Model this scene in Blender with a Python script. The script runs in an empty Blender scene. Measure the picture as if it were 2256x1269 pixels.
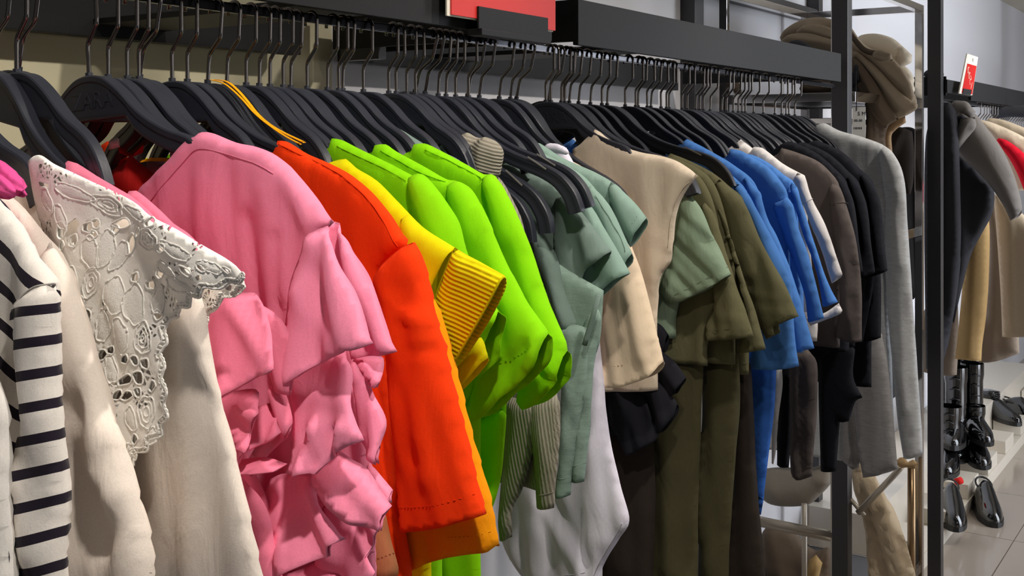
import bpy, bmesh, math, random
import numpy as np
from mathutils import Vector, Matrix
from mathutils.geometry import delaunay_2d_cdt
random.seed(7); rng = np.random.default_rng(7)
C = bpy.context.scene.collection
S = bpy.context.scene
PI = math.pi
# ------------------------------------------------------------------ camera
E = 1.50                      # eye height
F = 2500.0                    # focal length in pixels of a 2256 px wide frame
HORIZON = 312.0
TH = math.radians(33.5); ST, CT = math.sin(TH), math.cos(TH)
CX = 0.93                     # camera distance from the rail (rail runs along +Y at X=0)
cam = bpy.data.cameras.new('camera'); camo = bpy.data.objects.new('camera', cam); C.objects.link(camo)
camo.location = (CX, 0, E); camo.rotation_euler = (PI/2, 0, TH)
cam.sensor_width = 36; cam.lens = F/2256*36; cam.shift_y = -(634.5-HORIZON)/2256
cam.clip_start = .02
S.camera = camo
S.view_settings.view_transform = 'Standard'; S.view_settings.look = 'None'
S.view_settings.gamma = 1; S.view_settings.use_curve_mapping = False
S.view_settings.exposure = 0.0
# ------------------------------------------------------------------ light
w = bpy.data.worlds.new('world'); S.world = w; w.use_nodes = True
bg = w.node_tree.nodes['Background']; bg.inputs[0].default_value = (.86,.88,.95,1); bg.inputs[1].default_value = .12
def spot(loc, target, power, size, angle, col):
    l = bpy.data.lights.new('ceiling_spot', 'SPOT'); l.energy = power; l.shadow_soft_size = size
    l.spot_size = math.radians(angle); l.spot_blend = .6; l.color = col
    o = bpy.data.objects.new('ceiling_spot', l); C.objects.link(o); o.location = loc
    o.rotation_euler = (Vector(target)-Vector(loc)).to_track_quat('-Z','Y').to_euler()
    return o
def area(loc, target, power, sx, sy, col):
    l = bpy.data.lights.new('fill_panel', 'AREA'); l.shape = 'RECTANGLE'; l.size = sx; l.size_y = sy; l.energy = power; l.color = col
    o = bpy.data.objects.new('fill_panel', l); C.objects.link(o); o.location = loc
    o.rotation_euler = (Vector(target)-Vector(loc)).to_track_quat('-Z','Y').to_euler()
    return o
WARM = (1, .925, .84)
spot((.85,.30,2.38), (.20,.50,1.15), 54, .035, 85, WARM)
spot((.85,1.05,2.38), (.15,.85,1.2), 57, .035, 80, WARM)
spot((.85,1.95,2.38), (.15,1.7,1.2), 55, .035, 80, WARM)
spot((.90,2.6,2.38), (.12,2.55,1.3), 52, .035, 80, WARM)
spot((1.0,4.6,2.38), (0,4.8,1.2), 44, .04, 75, WARM)
area((1.9,5.2,2.37), (-.45,5.4,1.8), 170, 1.4, 5.0, (.86,.91,1))  # soft cool light added to brighten the right-hand wall
area((5.5,1.6,2.30), (0,1.4,1.4), 34, 1.5, 3.0, WARM)  # one soft source standing in for the many distant ceiling lights
# ------------------------------------------------------------------ helpers
def lin(c):
    c = c/255.0
    return c/12.92 if c <= .04045 else ((c+.055)/1.055)**2.4
def rgb(r, g, b): return (lin(r), lin(g), lin(b), 1)
def U(px): return (px-1128.0)/F
def on_y(px, py, Y):
    u = U(px); t = Y/(u*ST+CT)
    return (CX+t*(u*CT-ST), (HORIZON-py)*t/F)          # X, Z relative to the eye
def y_at(px, X):
    u = U(px); t = (X-CX)/(u*CT-ST)
    return t*(u*ST+CT)
def z_at(px, py, X):
    u = U(px); t = (X-CX)/(u*CT-ST)
    return (HORIZON-py)*t/F
def empty(name, loc, label, cat, group=None, rot=(0,0,0)):
    o = bpy.data.objects.new(name, None); C.objects.link(o); o.location = loc; o.rotation_euler = rot
    o.empty_display_size = .05
    o['label'] = label; o['category'] = cat
    if group: o['group'] = group
    return o
def tag(o, label, cat, group=None):
    o['label'] = label; o['category'] = cat
    if group: o['group'] = group
    return o
def link(name, me, mat, parent=None):
    o = bpy.data.objects.new(name, me); C.objects.link(o)
    if mat: me.materials.append(mat)
    if parent is not None:
        o.parent = parent
        # geometry is written in world coordinates: bring it into the parent's frame
        m = Matrix.Identity(4); q_ = parent
        while q_ is not None: m = Matrix.LocRotScale(q_.location, q_.rotation_euler, None) @ m; q_ = q_.parent
        m.invert()
        me.transform(m)
    return o
def mesh_obj(name, verts, faces, mat, parent=None, smooth=False):
    me = bpy.data.meshes.new(name); me.from_pydata([tuple(v) for v in verts], [], faces); me.update()
    if smooth: me.polygons.foreach_set('use_smooth', [True]*len(me.polygons))
    return link(name, me, mat, parent)
def box_bm(bm, x0, x1, y0, y1, z0, z1, bev=0.0):
    r = bmesh.ops.create_cube(bm, size=1)
    for v in r['verts']:
        v.co = Vector(((x0+x1)/2+v.co.x*(x1-x0), (y0+y1)/2+v.co.y*(y1-y0), (z0+z1)/2+v.co.z*(z1-z0)))
    if bev:
        es = list({e for v in r['verts'] for e in v.link_edges})
        bmesh.ops.bevel(bm, geom=es, offset=bev, segments=2, affect='EDGES', profile=.7)
def bm_obj(name, bm, mat, parent=None, smooth=False):
    me = bpy.data.meshes.new(name); bmesh.ops.recalc_face_normals(bm, faces=bm.faces); bm.to_mesh(me); bm.free()
    if smooth: me.polygons.foreach_set('use_smooth', [True]*len(me.polygons))
    return link(name, me, mat, parent)
def box(name, x0, x1, y0, y1, z0, z1, mat, parent=None, bev=.0012):
    bm = bmesh.new(); box_bm(bm, x0, x1, y0, y1, z0, z1, bev)
    return bm_obj(name, bm, mat, parent)
def tube_geo(pts, r, n=8, closed=False, caps=True):
    P = [Vector(p) for p in pts]; N = len(P); V = []; Fc = []
    prev = None
    for i in range(N):
        if closed: d = P[(i+1)%N]-P[i-1]
        else: d = P[min(i+1,N-1)]-P[max(i-1,0)]
        if d.length < 1e-9: d = Vector((0,0,1))
        d.normalize()
        if prev is None:
            a = d.orthogonal().normalized()
        else:
            a = prev-d*prev.dot(d)
            a = a.normalized() if a.length > 1e-6 else d.orthogonal().normalized()
        prev = a; b = d.cross(a)
        rr = r[i] if hasattr(r, '__len__') else r
        for k in range(n):
            t = 2*PI*k/n; V.append(P[i]+a*(math.cos(t)*rr)+b*(math.sin(t)*rr))
    M = N if closed else N-1
    for i in range(M):
        for k in range(n):
            i2 = (i+1)%N
            Fc.append((i*n+k, i*n+(k+1)%n, i2*n+(k+1)%n, i2*n+k))
    if not closed and caps:
        Fc.append(tuple(range(n-1,-1,-1))); Fc.append(tuple((N-1)*n+k for k in range(n)))
    return V, Fc
def tube(name, pts, r, mat, parent=None, n=8, closed=False):
    V, Fc = tube_geo(pts, r, n, closed); return mesh_obj(name, V, Fc, mat, parent, True)
def smooth_line(P, n=8):
    P = [np.array(p, float) for p in P]; out = []
    for i in range(len(P)-1):
        p0 = P[max(i-1,0)]; p1 = P[i]; p2 = P[i+1]; p3 = P[min(i+2,len(P)-1)]
        for k in range(n):
            t = k/n
            out.append(.5*((2*p1)+(p2-p0)*t+(2*p0-5*p1+4*p2-p3)*t*t+(3*p1-p0-3*p2+p3)*t**3))
    out.append(P[-1]); return out
# ------------------------------------------------------------------ materials
def mat_new(name):
    m = bpy.data.materials.new(name); m.use_nodes = True
    nt = m.node_tree; return m, nt, nt.nodes['Principled BSDF']
def simple(name, col, rough=.5, metal=0, bump=0, bscale=200, spec=.5, coat=0):
    m, nt, p = mat_new(name)
    p.inputs['Base Color'].default_value = col; p.inputs['Roughness'].default_value = rough; p.inputs['Metallic'].default_value = metal
    p.inputs['Specular IOR Level'].default_value = spec; p.inputs['Coat Weight'].default_value = coat
    if bump:
        tc = nt.nodes.new('ShaderNodeTexCoord'); n = nt.nodes.new('ShaderNodeTexNoise'); b = nt.nodes.new('ShaderNodeBump')
        n.inputs['Scale'].default_value = bscale; n.inputs['Detail'].default_value = 3
        b.inputs['Strength'].default_value = bump; b.inputs['Distance'].default_value = .002
        nt.links.new(tc.outputs['Object'], n.inputs['Vector']); nt.links.new(n.outputs['Fac'], b.inputs['Height']); nt.links.new(b.outputs['Normal'], p.inputs['Normal'])
    return m
def mth(nt, op, a, b=None, clamp=False):
    n = nt.nodes.new('ShaderNodeMath'); n.operation = op; n.use_clamp = clamp
    for i, v in enumerate((a, b)):
        if v is None: continue
        if isinstance(v, (int, float)): n.inputs[i].default_value = v
        else: nt.links.new(v, n.inputs[i])
    return n.outputs[0]
def fabric(name, col, rough=.92, weave=.12, sheen=.12, rib=None, ribdir=(1,0,0), ribcol=None, stripe=None, heather=0.0, trans=0.0, wr=.5):
    """woven or jersey cloth: fine weave bump, soft crumple bump, optional ribs or dyed stripes"""
    m, nt, p = mat_new(name); L = nt.links
    p.inputs['Roughness'].default_value = rough; p.inputs['Specular IOR Level'].default_value = .15
    p.inputs['Sheen Weight'].default_value = sheen; p.inputs['Sheen Roughness'].default_value = .5
    p.inputs['Sheen Tint'].default_value = col
    tc = nt.nodes.new('ShaderNodeTexCoord')
    n1 = nt.nodes.new('ShaderNodeTexNoise'); n1.inputs['Scale'].default_value = 900; n1.inputs['Detail'].default_value = 2
    L.new(tc.outputs['Object'], n1.inputs['Vector'])
    mp = nt.nodes.new('ShaderNodeMapping'); mp.inputs['Scale'].default_value = (1,1,.35); L.new(tc.outputs['Object'], mp.inputs['Vector'])
    n2 = nt.nodes.new('ShaderNodeTexNoise'); n2.inputs['Scale'].default_value = 26; n2.inputs['Detail'].default_value = 4; n2.inputs['Distortion'].default_value = .8
    L.new(mp.outputs[0], n2.inputs['Vector'])
    b2 = nt.nodes.new('ShaderNodeBump'); b2.inputs['Strength'].default_value = wr; b2.inputs['Distance'].default_value = .006; L.new(n2.outputs['Fac'], b2.inputs['Height'])
    b1 = nt.nodes.new('ShaderNodeBump'); b1.inputs['Strength'].default_value = weave; b1.inputs['Distance'].default_value = .0008; L.new(n1.outputs['Fac'], b1.inputs['Height'])
    L.new(b2.outputs[0], b1.inputs['Normal']); nrm = b1.outputs[0]
    mix = nt.nodes.new('ShaderNodeMix'); mix.data_type = 'RGBA'
    d = .86-heather
    mix.inputs['A'].default_value = (col[0]*d, col[1]*d, col[2]*d, 1); mix.inputs['B'].default_value = tuple(min(1,c*(1.08+heather)) for c in col[:3])+(1,)
    if heather:
        mh = nt.nodes.new('ShaderNodeMapping'); mh.inputs['Scale'].default_value = (.35,.35,2.2); L.new(tc.outputs['Object'], mh.inputs['Vector'])
        nh = nt.nodes.new('ShaderNodeTexNoise'); nh.inputs['Scale'].default_value = 160; L.new(mh.outputs[0], nh.inputs['Vector']); L.new(nh.outputs['Fac'], mix.inputs['Factor'])
    else:
        L.new(n1.outputs['Fac'], mix.inputs['Factor'])
    out = mix.outputs['Result']
    if rib:
        dp = nt.nodes.new('ShaderNodeVectorMath'); dp.operation = 'DOT_PRODUCT'; L.new(tc.outputs['Object'], dp.inputs[0]); dp.inputs[1].default_value = ribdir
        s = mth(nt, 'SINE', mth(nt, 'MULTIPLY', dp.outputs['Value'], 2*PI/rib))
        b3 = nt.nodes.new('ShaderNodeBump'); b3.inputs['Strength'].default_value = .55; b3.inputs['Distance'].default_value = rib*.22
        L.new(s, b3.inputs['Height']); L.new(nrm, b3.inputs['Normal']); nrm = b3.outputs[0]
        if ribcol:
            mx = nt.nodes.new('ShaderNodeMix'); mx.data_type = 'RGBA'; L.new(out, mx.inputs['B']); mx.inputs['A'].default_value = ribcol
            f = mth(nt, 'MULTIPLY', mth(nt, 'ADD', s, .75), 1.6, True); L.new(f, mx.inputs['Factor']); out = mx.outputs['Result']
    if stripe:
        period, width, scol = stripe
        at = nt.nodes.new('ShaderNodeAttribute'); at.attribute_name = 'stripe'
        fr = mth(nt, 'FRACT', mth(nt, 'DIVIDE', at.outputs['Fac'], period))
        f = mth(nt, 'LESS_THAN', fr, width)
        mx = nt.nodes.new('ShaderNodeMix'); mx.data_type = 'RGBA'; L.new(out, mx.inputs['A']); mx.inputs['B'].default_value = scol; L.new(f, mx.inputs['Factor']); out = mx.outputs['Result']
    L.new(out, p.inputs['Base Color']); L.new(nrm, p.inputs['Normal'])
    return m
def lace_mat(name, col):
    """openwork cotton lace: the cloth between the cords is really absent"""
    m, nt, p = mat_new(name); L = nt.links
    p.inputs['Base Color'].default_value = col; p.inputs['Roughness'].default_value = .9; p.inputs['Specular IOR Level'].default_value = .1
    tc = nt.nodes.new('ShaderNodeTexCoord')
    dn = nt.nodes.new('ShaderNodeTexNoise'); dn.inputs['Scale'].default_value = 30; L.new(tc.outputs['Object'], dn.inputs['Vector'])
    ad = nt.nodes.new('ShaderNodeVectorMath'); ad.operation = 'MULTIPLY_ADD'; L.new(dn.outputs['Color'], ad.inputs[0]); ad.inputs[1].default_value = (.02,.0,.02); 
    mp = nt.nodes.new('ShaderNodeMapping'); mp.inputs['Scale'].default_value = (1,.0,1); L.new(tc.outputs['Object'], mp.inputs['Vector']); L.new(mp.outputs[0], ad.inputs[2])
    v = nt.nodes.new('ShaderNodeTexVoronoi'); v.feature = 'DISTANCE_TO_EDGE'; v.inputs['Scale'].default_value = 58; L.new(ad.outputs[0], v.inputs['Vector'])
    vc = nt.nodes.new('ShaderNodeTexVoronoi'); vc.inputs['Scale'].default_value = 58; L.new(ad.outputs[0], vc.inputs['Vector'])
    sep = nt.nodes.new('ShaderNodeSeparateColor'); L.new(vc.outputs['Color'], sep.inputs[0])
    openc = mth(nt, 'GREATER_THAN', sep.outputs[0], .93)
    hole = mth(nt, 'MULTIPLY', mth(nt, 'GREATER_THAN', v.outputs['Distance'], .13), openc)
    net = nt.nodes.new('ShaderNodeTexVoronoi'); net.feature = 'DISTANCE_TO_EDGE'; net.inputs['Scale'].default_value = 230; L.new(ad.outputs[0], net.inputs['Vector'])
    netc = mth(nt, 'LESS_THAN', sep.outputs[0], .22)
    nh = mth(nt, 'MULTIPLY', mth(nt, 'GREATER_THAN', net.outputs['Distance'], .16), netc)
    nh = mth(nt, 'MULTIPLY', nh, mth(nt, 'GREATER_THAN', v.outputs['Distance'], .08))
    hole = mth(nt, 'MAXIMUM', hole, nh)
    L.new(mth(nt, 'SUBTRACT', 1.0, hole), p.inputs['Alpha'])
    wv = nt.nodes.new('ShaderNodeTexNoise'); wv.inputs['Scale'].default_value = 500; L.new(tc.outputs['Object'], wv.inputs['Vector'])
    h = mth(nt, 'ADD', mth(nt, 'MULTIPLY', wv.outputs['Fac'], .25), mth(nt, 'MINIMUM', v.outputs['Distance'], .3))
    b = nt.nodes.new('ShaderNodeBump'); b.inputs['Strength'].default_value = .3; b.inputs['Distance'].default_value = .003; L.new(h, b.inputs['Height']); L.new(b.outputs[0], p.inputs['Normal'])
    return m
# ------------------------------------------------------------------ cloth builder
def seg_dist(P, A, B):
    """distance of every point to the closest of the segments A->B"""
    best = np.full(len(P), 1e9)
    for k in range(0, len(A), 60):
        a = A[k:k+60][None]; b = B[k:k+60][None]; ab = b-a
        t = np.clip(((P[:,None]-a)*ab).sum(2)/np.maximum((ab*ab).sum(2), 1e-14), 0, 1)
        d = np.sqrt(((P[:,None]-a-ab*t[...,None])**2).sum(2)).min(1)
        best = np.minimum(best, d)
    return best
def inside(P, B):
    x, y = P[:,0], P[:,1]; r = np.zeros(len(P), bool); j = len(B)-1
    for i in range(len(B)):
        xi, yi = B[i]; xj, yj = B[j]
        if yi != yj:
            c = ((yi > y) != (yj > y)) & (x < (xj-xi)*(y-yi)/(yj-yi)+xi)
            r ^= c
        j = i
    return r
def outline(pts, open_, res, corner=48):
    n = len(pts); P = [np.array(p, float) for p in pts]; cor = []
    for i in range(n):
        a = P[i]-P[i-1]; b = P[(i+1)%n]-P[i]
        c = np.dot(a,b)/(np.linalg.norm(a)*np.linalg.norm(b)+1e-12)
        cor.append(math.degrees(math.acos(max(-1,min(1,c)))) > corner)
    out = []; flag = []
    for i in range(n):
        p1, p2 = P[i], P[(i+1)%n]; L = np.linalg.norm(p2-p1)
        p0 = p1-(p2-p1) if cor[i] else P[i-1]
        p3 = p2+(p2-p1) if cor[(i+1)%n] else P[(i+2)%n]
        # keep tangents from overshooting when neighbouring spans differ in length
        m1 = (p2-p0)*.5; m2 = (p3-p1)*.5
        for m in (m1, m2):
            q = np.linalg.norm(m)
            if q > 1.1*L: m *= 1.1*L/q
        k = max(1, int(round(L/res)))
        for s in range(k):
            t = s/k
            out.append((2*t**3-3*t*t+1)*p1+(t**3-2*t*t+t)*m1+(-2*t**3+3*t*t)*p2+(t**3-t*t)*m2)
            flag.append(i in open_)
    return np.array(out), flag
class Cloth: pass
def cloth(name, parent, mat, pts, Y, depth=.011, r=.016, open_=(), folds=(), wave=None, res=.007, yoff=None, stripe=None, world=False, thick=.0013, belly=.25, holes=(), flare=0.0):
    """A garment piece with two layers of cloth sewn along its outline and left open along the edges in open_.
    pts: outline points; folds: (x0,y0,x1,y1,height_mm,half_width_px) soft ridges (+) and valleys (-)."""
    pys = [p[1] for p in pts]; p0, p1 = min(pys), max(pys)
    conv = (lambda p: np.array(p, float)) if world else (lambda p: np.array(on_y(p[0], p[1], Y-flare*min(1,max(0,(p[1]-p0)/(p1-p0))))))
    W = [conv(p) for p in pts]
    op_ = set(open_); W2 = []; open2 = set(); n_ = len(W)
    for i in range(n_):                                          # blunt the needle-sharp corners that are sewn shut
        e0, e1 = W[i-1]-W[i], W[(i+1)%n_]-W[i]; l0, l1 = np.linalg.norm(e0), np.linalg.norm(e1)
        if i not in op_ and (i-1)%n_ not in op_ and (e0@e1)/(l0*l1+1e-12) > .30:
            W2 += [W[i]+e0/l0*min(.016, .42*l0), W[i]+e1/l1*min(.016, .42*l1)]
        else: W2.append(W[i])
        if i in op_: open2.add(len(W2)-1)
    W = W2; open_ = open2
    B, flag = outline(W, set(open_), res)
    nb = len(B); mn = B.min(0); mx = B.max(0)
    gx = np.arange(mn[0], mx[0], res); gz = np.arange(mn[1], mx[1], res*.87)
    G = np.array([(x+(res/2 if j % 2 else 0), z) for j, z in enumerate(gz) for x in gx])
    HB = [outline([conv(q) for q in h], (), res*.5)[0] for h in holes]
    if len(G):
        for h in HB: G = G[~inside(G, h)]
        G = G[inside(G, B)]
        if len(G): G = G[seg_dist(G, B, np.roll(B,-1,0)) > res*.55]
    P = np.vstack([B, G]) if len(G) else B
    hedges = []
    for h in HB:
        o_ = len(P); P = np.vstack([P, h]); hedges += [(o_+i, o_+(i+1)%len(h)) for i in range(len(h))]
    res_ = delaunay_2d_cdt([Vector(p) for p in P], [(i,(i+1)%nb) for i in range(nb)]+hedges, [list(range(nb))], 1, 1e-7)
    V2 = np.array([tuple(v) for v in res_[0]]); T = [tuple(f) for f in res_[2]]
    if HB and T:
        cen = np.array([V2[list(t)].mean(0) for t in T]); bad = np.zeros(len(T), bool)
        for h in HB: bad |= inside(cen, h)
        T = [t for t, x_ in zip(T, bad) if not x_]
    fl = np.array(flag); A_ = B[~fl]; B_ = np.roll(B,-1,0)[~fl]
    d = seg_dist(V2, A_, B_) if len(A_) else np.full(len(V2), 1.0)
    x = np.clip(d/r, 0, 1); off = depth*np.sqrt(np.maximum(0, 1-(1-x)**2))
    off *= (1-belly)+belly*np.clip(d/(r*4), 0, 1)
    D = np.zeros(len(V2))
    for f in folds:
        a = conv(f[0:2]); b = conv(f[2:4]); ab = b-a
        t = np.clip(((V2-a)*ab).sum(1)/(ab@ab+1e-12), 0, 1)
        q = V2-a-ab*t[:,None]; sc = np.linalg.norm(conv((f[0]+f[5], f[1]))-a) if not world else f[5]
        D += f[4]*.001*np.exp(-(q*q).sum(1)/(sc*sc))*np.clip(1.2-.0*t, 0, 1)
    if wave:
        amp, wl, ang = wave[:3]; ramp = wave[3] if len(wave) > 3 else .12
        ca, sa = math.cos(math.radians(ang)), math.sin(math.radians(ang))
        s = V2[:,0]*ca+V2[:,1]*sa; q = -V2[:,0]*sa+V2[:,1]*ca
        ph = rng.uniform(0, 6.28, 6)
        Wv = np.sin(2*PI*s/wl+ph[0]+1.3*np.sin(q*7+ph[1]))+.6*np.sin(2*PI*s/(wl*.53)+ph[2]+1.1*np.sin(q*9+ph[3]))+.35*np.sin(2*PI*s/(wl*1.9)+ph[4])
        Wv += .3*np.sin(2*PI*q/(wl*1.4)+ph[5]+2*np.sin(s*11))
        D += amp*.001*Wv*np.clip((V2[:,1].max()-V2[:,1])/ramp, .12, 1)
    yo = yoff(V2) if yoff else 0
    if flare: yo = yo-flare*(V2[:,1].max()-V2[:,1])/(V2[:,1].max()-V2[:,1].min())
    yf = Y-off-D+yo; yb = Y+off-D*.8+yo
    n = len(V2); closed = d < 1e-6
    idx = np.arange(n); back = idx.copy(); k = n
    V = [(V2[i,0], yf[i], V2[i,1]+E) for i in range(n)]
    for i in range(n):
        if not closed[i]:
            back[i] = k; V.append((V2[i,0], yb[i], V2[i,1]+E)); k += 1
    Fc = []
    for t in T:
        a, b, c = [V2[j] for j in t]
        ccw = (b[0]-a[0])*(c[1]-a[1])-(b[1]-a[1])*(c[0]-a[0]) > 0
        f = t if ccw else t[::-1]
        Fc.append(f)
        if not all(closed[j] for j in t): Fc.append(tuple(int(back[j]) for j in f[::-1]))
    o = mesh_obj(name, V, Fc, mat, parent, True)
    if stripe is not None:
        vals = stripe(np.array(V)-np.array((0,0,E)))
        at = o.data.attributes.new('stripe', 'FLOAT', 'POINT'); at.data.foreach_set('value', np.asarray(vals, dtype=np.float32))
    if thick:
        md = o.modifiers.new('cloth_thickness', 'SOLIDIFY'); md.thickness = thick; md.offset = -1 if depth > .004 else 0
    c = Cloth(); c.o = o; c.V2 = V2; c.yf = yf; c.Y = Y; c.conv = conv if not world else (lambda p: np.array(on_y(p[0], p[1], Y)))
    c.front = lambda w: float(yf[np.argmin(((V2-np.array(w))**2).sum(1))])
    return c
def body_pts(right_px, Y, drop=.03, cx=0.0, hem=None):
    """whole garment outline from its traced right side: mirrored about the hanger's hook"""
    R = [on_y(p[0], p[1], Y) for p in right_px]
    if hem is not None: R.append((R[-1][0], hem))
    Lf = [(2*cx-x, z) for x, z in reversed(R)]
    x0, z0 = R[0]; w = x0-cx
    neck = [(cx-w*.72, z0-drop*.62), (cx, z0-drop), (cx+w*.72, z0-drop*.62)]
    pts = R+Lf+neck
    n = len(R)
    return pts, [n-1, 2*n-1, 2*n, 2*n+1, 2*n+2]
def body(name, parent, mat, right_px, Y, drop=.03, hem=-.55, **k):
    pts, op = body_pts(right_px, Y, drop, k.pop('cx', 0.0), hem)
    return cloth(name, parent, mat, pts, Y, open_=op, world=True, **k)
def seam(name, parent, mat, c, px, r=.0007, lift=.0004, dash=None, n=10):
    """a seam or a row of stitches lying on the cloth c along a traced line"""
    r = r*.75; parent = c.o
    W = smooth_line([c.conv(p) for p in px], n)
    W = [w_ for w_ in W if ((c.V2-w_)**2).sum(1).min() < .0055**2] or W
    P = [Vector((w_[0], c.front(w_)-lift, w_[1]+E)) for w_ in W]
    if len(P) > 4:
        for _ in range(7): P = [P[0]]+[(P[i-1]+P[i]*2+P[i+1])/4 for i in range(1,len(P)-1)]+[P[-1]]
    if not dash: return tube(name, P, r, mat, parent, 5)
    V = []; Fc = []; acc = 0; start = P[0]; cur = [P[0]]
    for a, b in zip(P, P[1:]):
        m = max(1, int((b-a).length/(dash*.5)))
        for s in range(m):
            p = a.lerp(b, s/m); q = a.lerp(b, (s+.72)/m)
            if acc % 2 == 0:
                v, f = tube_geo([p, q], r, 4); o_ = len(V); V += v; Fc += [tuple(i+o_ for i in g) for g in f]
            acc += 1 if m == 1 else 2
    return mesh_obj(name, V, Fc, mat, parent, True)
# ------------------------------------------------------------------ setting
M_black = simple('black powder-coated steel', rgb(26,26,27), .55, .0, .06, 300, .22)
M_rail = simple('dark polished steel', rgb(58,58,62), .18, .9)
M_hook = simple('gunmetal wire', rgb(120,114,110), .16, 1)
M_hanger = simple('black matte plastic', rgb(40,43,52), .4, 0, .05, 400)
M_post = simple('dark grey steel tube', rgb(66,65,66), .4, .5)
M_chrome = simple('polished steel', rgb(205,202,200), .1, 1)
M_wall = simple('white wall paint', rgb(222,222,226), .75, 0, .05, 60)
M_floor = simple('grey beige glazed tile', rgb(158,147,135), .12, 0, .0)
M_grout = simple('tile joint', rgb(96,90,84), .8)
M_ceil = simple('cream ceiling board', rgb(214,206,192), .8)
def struct(o): o['kind'] = 'structure'; return o
struct(box('wall_left', -.53, -.45, -.6, 10.0, 0, 2.45, M_wall, None, 0))
struct(box('ceiling', -.45, 8, -.6, 10.0, 2.39, 2.45, M_ceil, None, 0))
fl = struct(box('floor', -.45, 8, -.6, 10.0, -.06, -.004, M_grout, None, 0))
tile_me = None
for i in range(6):
    for j in range(11):
        x0 = -.45+i*.6; y0 = 2.2+j*.6
        if tile_me is None:
            bm = bmesh.new(); box_bm(bm, 0, .597, 0, .597, -.008, 0, .001); tile_me = bpy.data.meshes.new('tile'); bm.to_mesh(tile_me); bm.free(); tile_me.materials.append(M_floor)
        t = bpy.data.objects.new('tile', tile_me); C.objects.link(t); t.location = (x0, y0, 0); t.parent = fl
# ------------------------------------------------------------------ clothing rack
H = E+.150
rack = empty('clothing_rack', (0,1.7,0), 'long black wall rack with deep steel fascias over a packed rail', 'rack')
box('rail', -.0035, .0035, .10, 2.93, H-.011, H, M_rail, rack, .002)
box('fascia', .024, .034, .05, y_at(1216,.034), H+.002, H+.074, M_black, rack)
box('fascia', .024, .034, y_at(1274,.034), y_at(1853,.034), H+.002, H+.074, M_black, rack)
def side(y, name='side_panel'): return box(name, -.40, .024, y-.005, y+.005, H+.008, H+.074, M_black, rack)
side(y_at(1216,.034)-.006); side(y_at(1274,.034)+.006); side(y_at(1853,.034)-.008)
for px in (700, 1375):
    y = y_at(px, .024)
    box('cross_plate', -.40, .0235, y, y+.12, H+.008, H+.016, M_black, rack)
box('cross_plate', -.40, .0235, .18, .30, H+.008, H+.016, M_black, rack)
box('back_board', -.41, -.385, .1, 1.36, E+.142, E+.20, M_black, rack)
box('back_board', -.41, -.385, 1.475, 2.80, E+.138, E+.20, M_black, rack)
box('bracket', -.385, -.30, 1.455, 1.475, E+.138, E+.185, M_post, rack)
box('post', -.02, .022, 2.965, 3.005, 0, 2.39, M_post, rack, .002)
box('foot_plate', -.05, .05, 2.935, 3.035, -.0, .006, M_post, rack)
for y, wd in ((2.95,.062),(4.02,.045)):
    box('wall_upright', -.45, -.405, y, y+wd, 0, 2.39, M_post, rack)
box('wall_beam', -.449, -.408, 3.015, 4.02, E+.43, E+.475, M_post, rack)
M_wallcream = simple('cream wall tone', rgb(206,198,166), .7)
struct(box('wall_cream_1', -.4499, -.445, .0, 1.50, 0, E+.30, M_wallcream, None, .001))  # thin sheet added over the wall to turn this stretch cream
# red sign clipped on the near fascia
M_red = simple('red card', rgb(196,40,36), .55); M_edge = simple('white card edge', rgb(225,220,205), .7)
sg = empty('sale_sign', (.05,y_at(1110,.05),H+.05), 'plain red card sign in a black clip on the fascia', 'sign')
ya, yb = y_at(993,.05), y_at(1222,.05)
box('card', .049, .0515, ya, yb, E+z_at(1222,68,.05), E+.40, M_red, sg, .0005)
box('card_backing', .0455, .0488, ya-.006, yb-.002, E+z_at(1222,68,.05)-.002, E+.40, M_edge, sg, .001)
hy0, hy1 = y_at(1055,.055), y_at(1208,.055)
box('clip_plate', .0517, .055, hy0, hy1, E+z_at(1208,92,.055)-.001, E+z_at(1055,13,.055), M_black, sg)
box('clip_channel', .036, .060, hy0, hy1, E+z_at(1208,92,.06)-.003, E+z_at(1208,92,.06)+.006, M_black, sg)
box('clip_arm', .034, .046, (hy0+hy1)/2-.02, (hy0+hy1)/2+.02, E+z_at(1208,92,.06)-.003, H+.02, M_black, sg)
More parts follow.
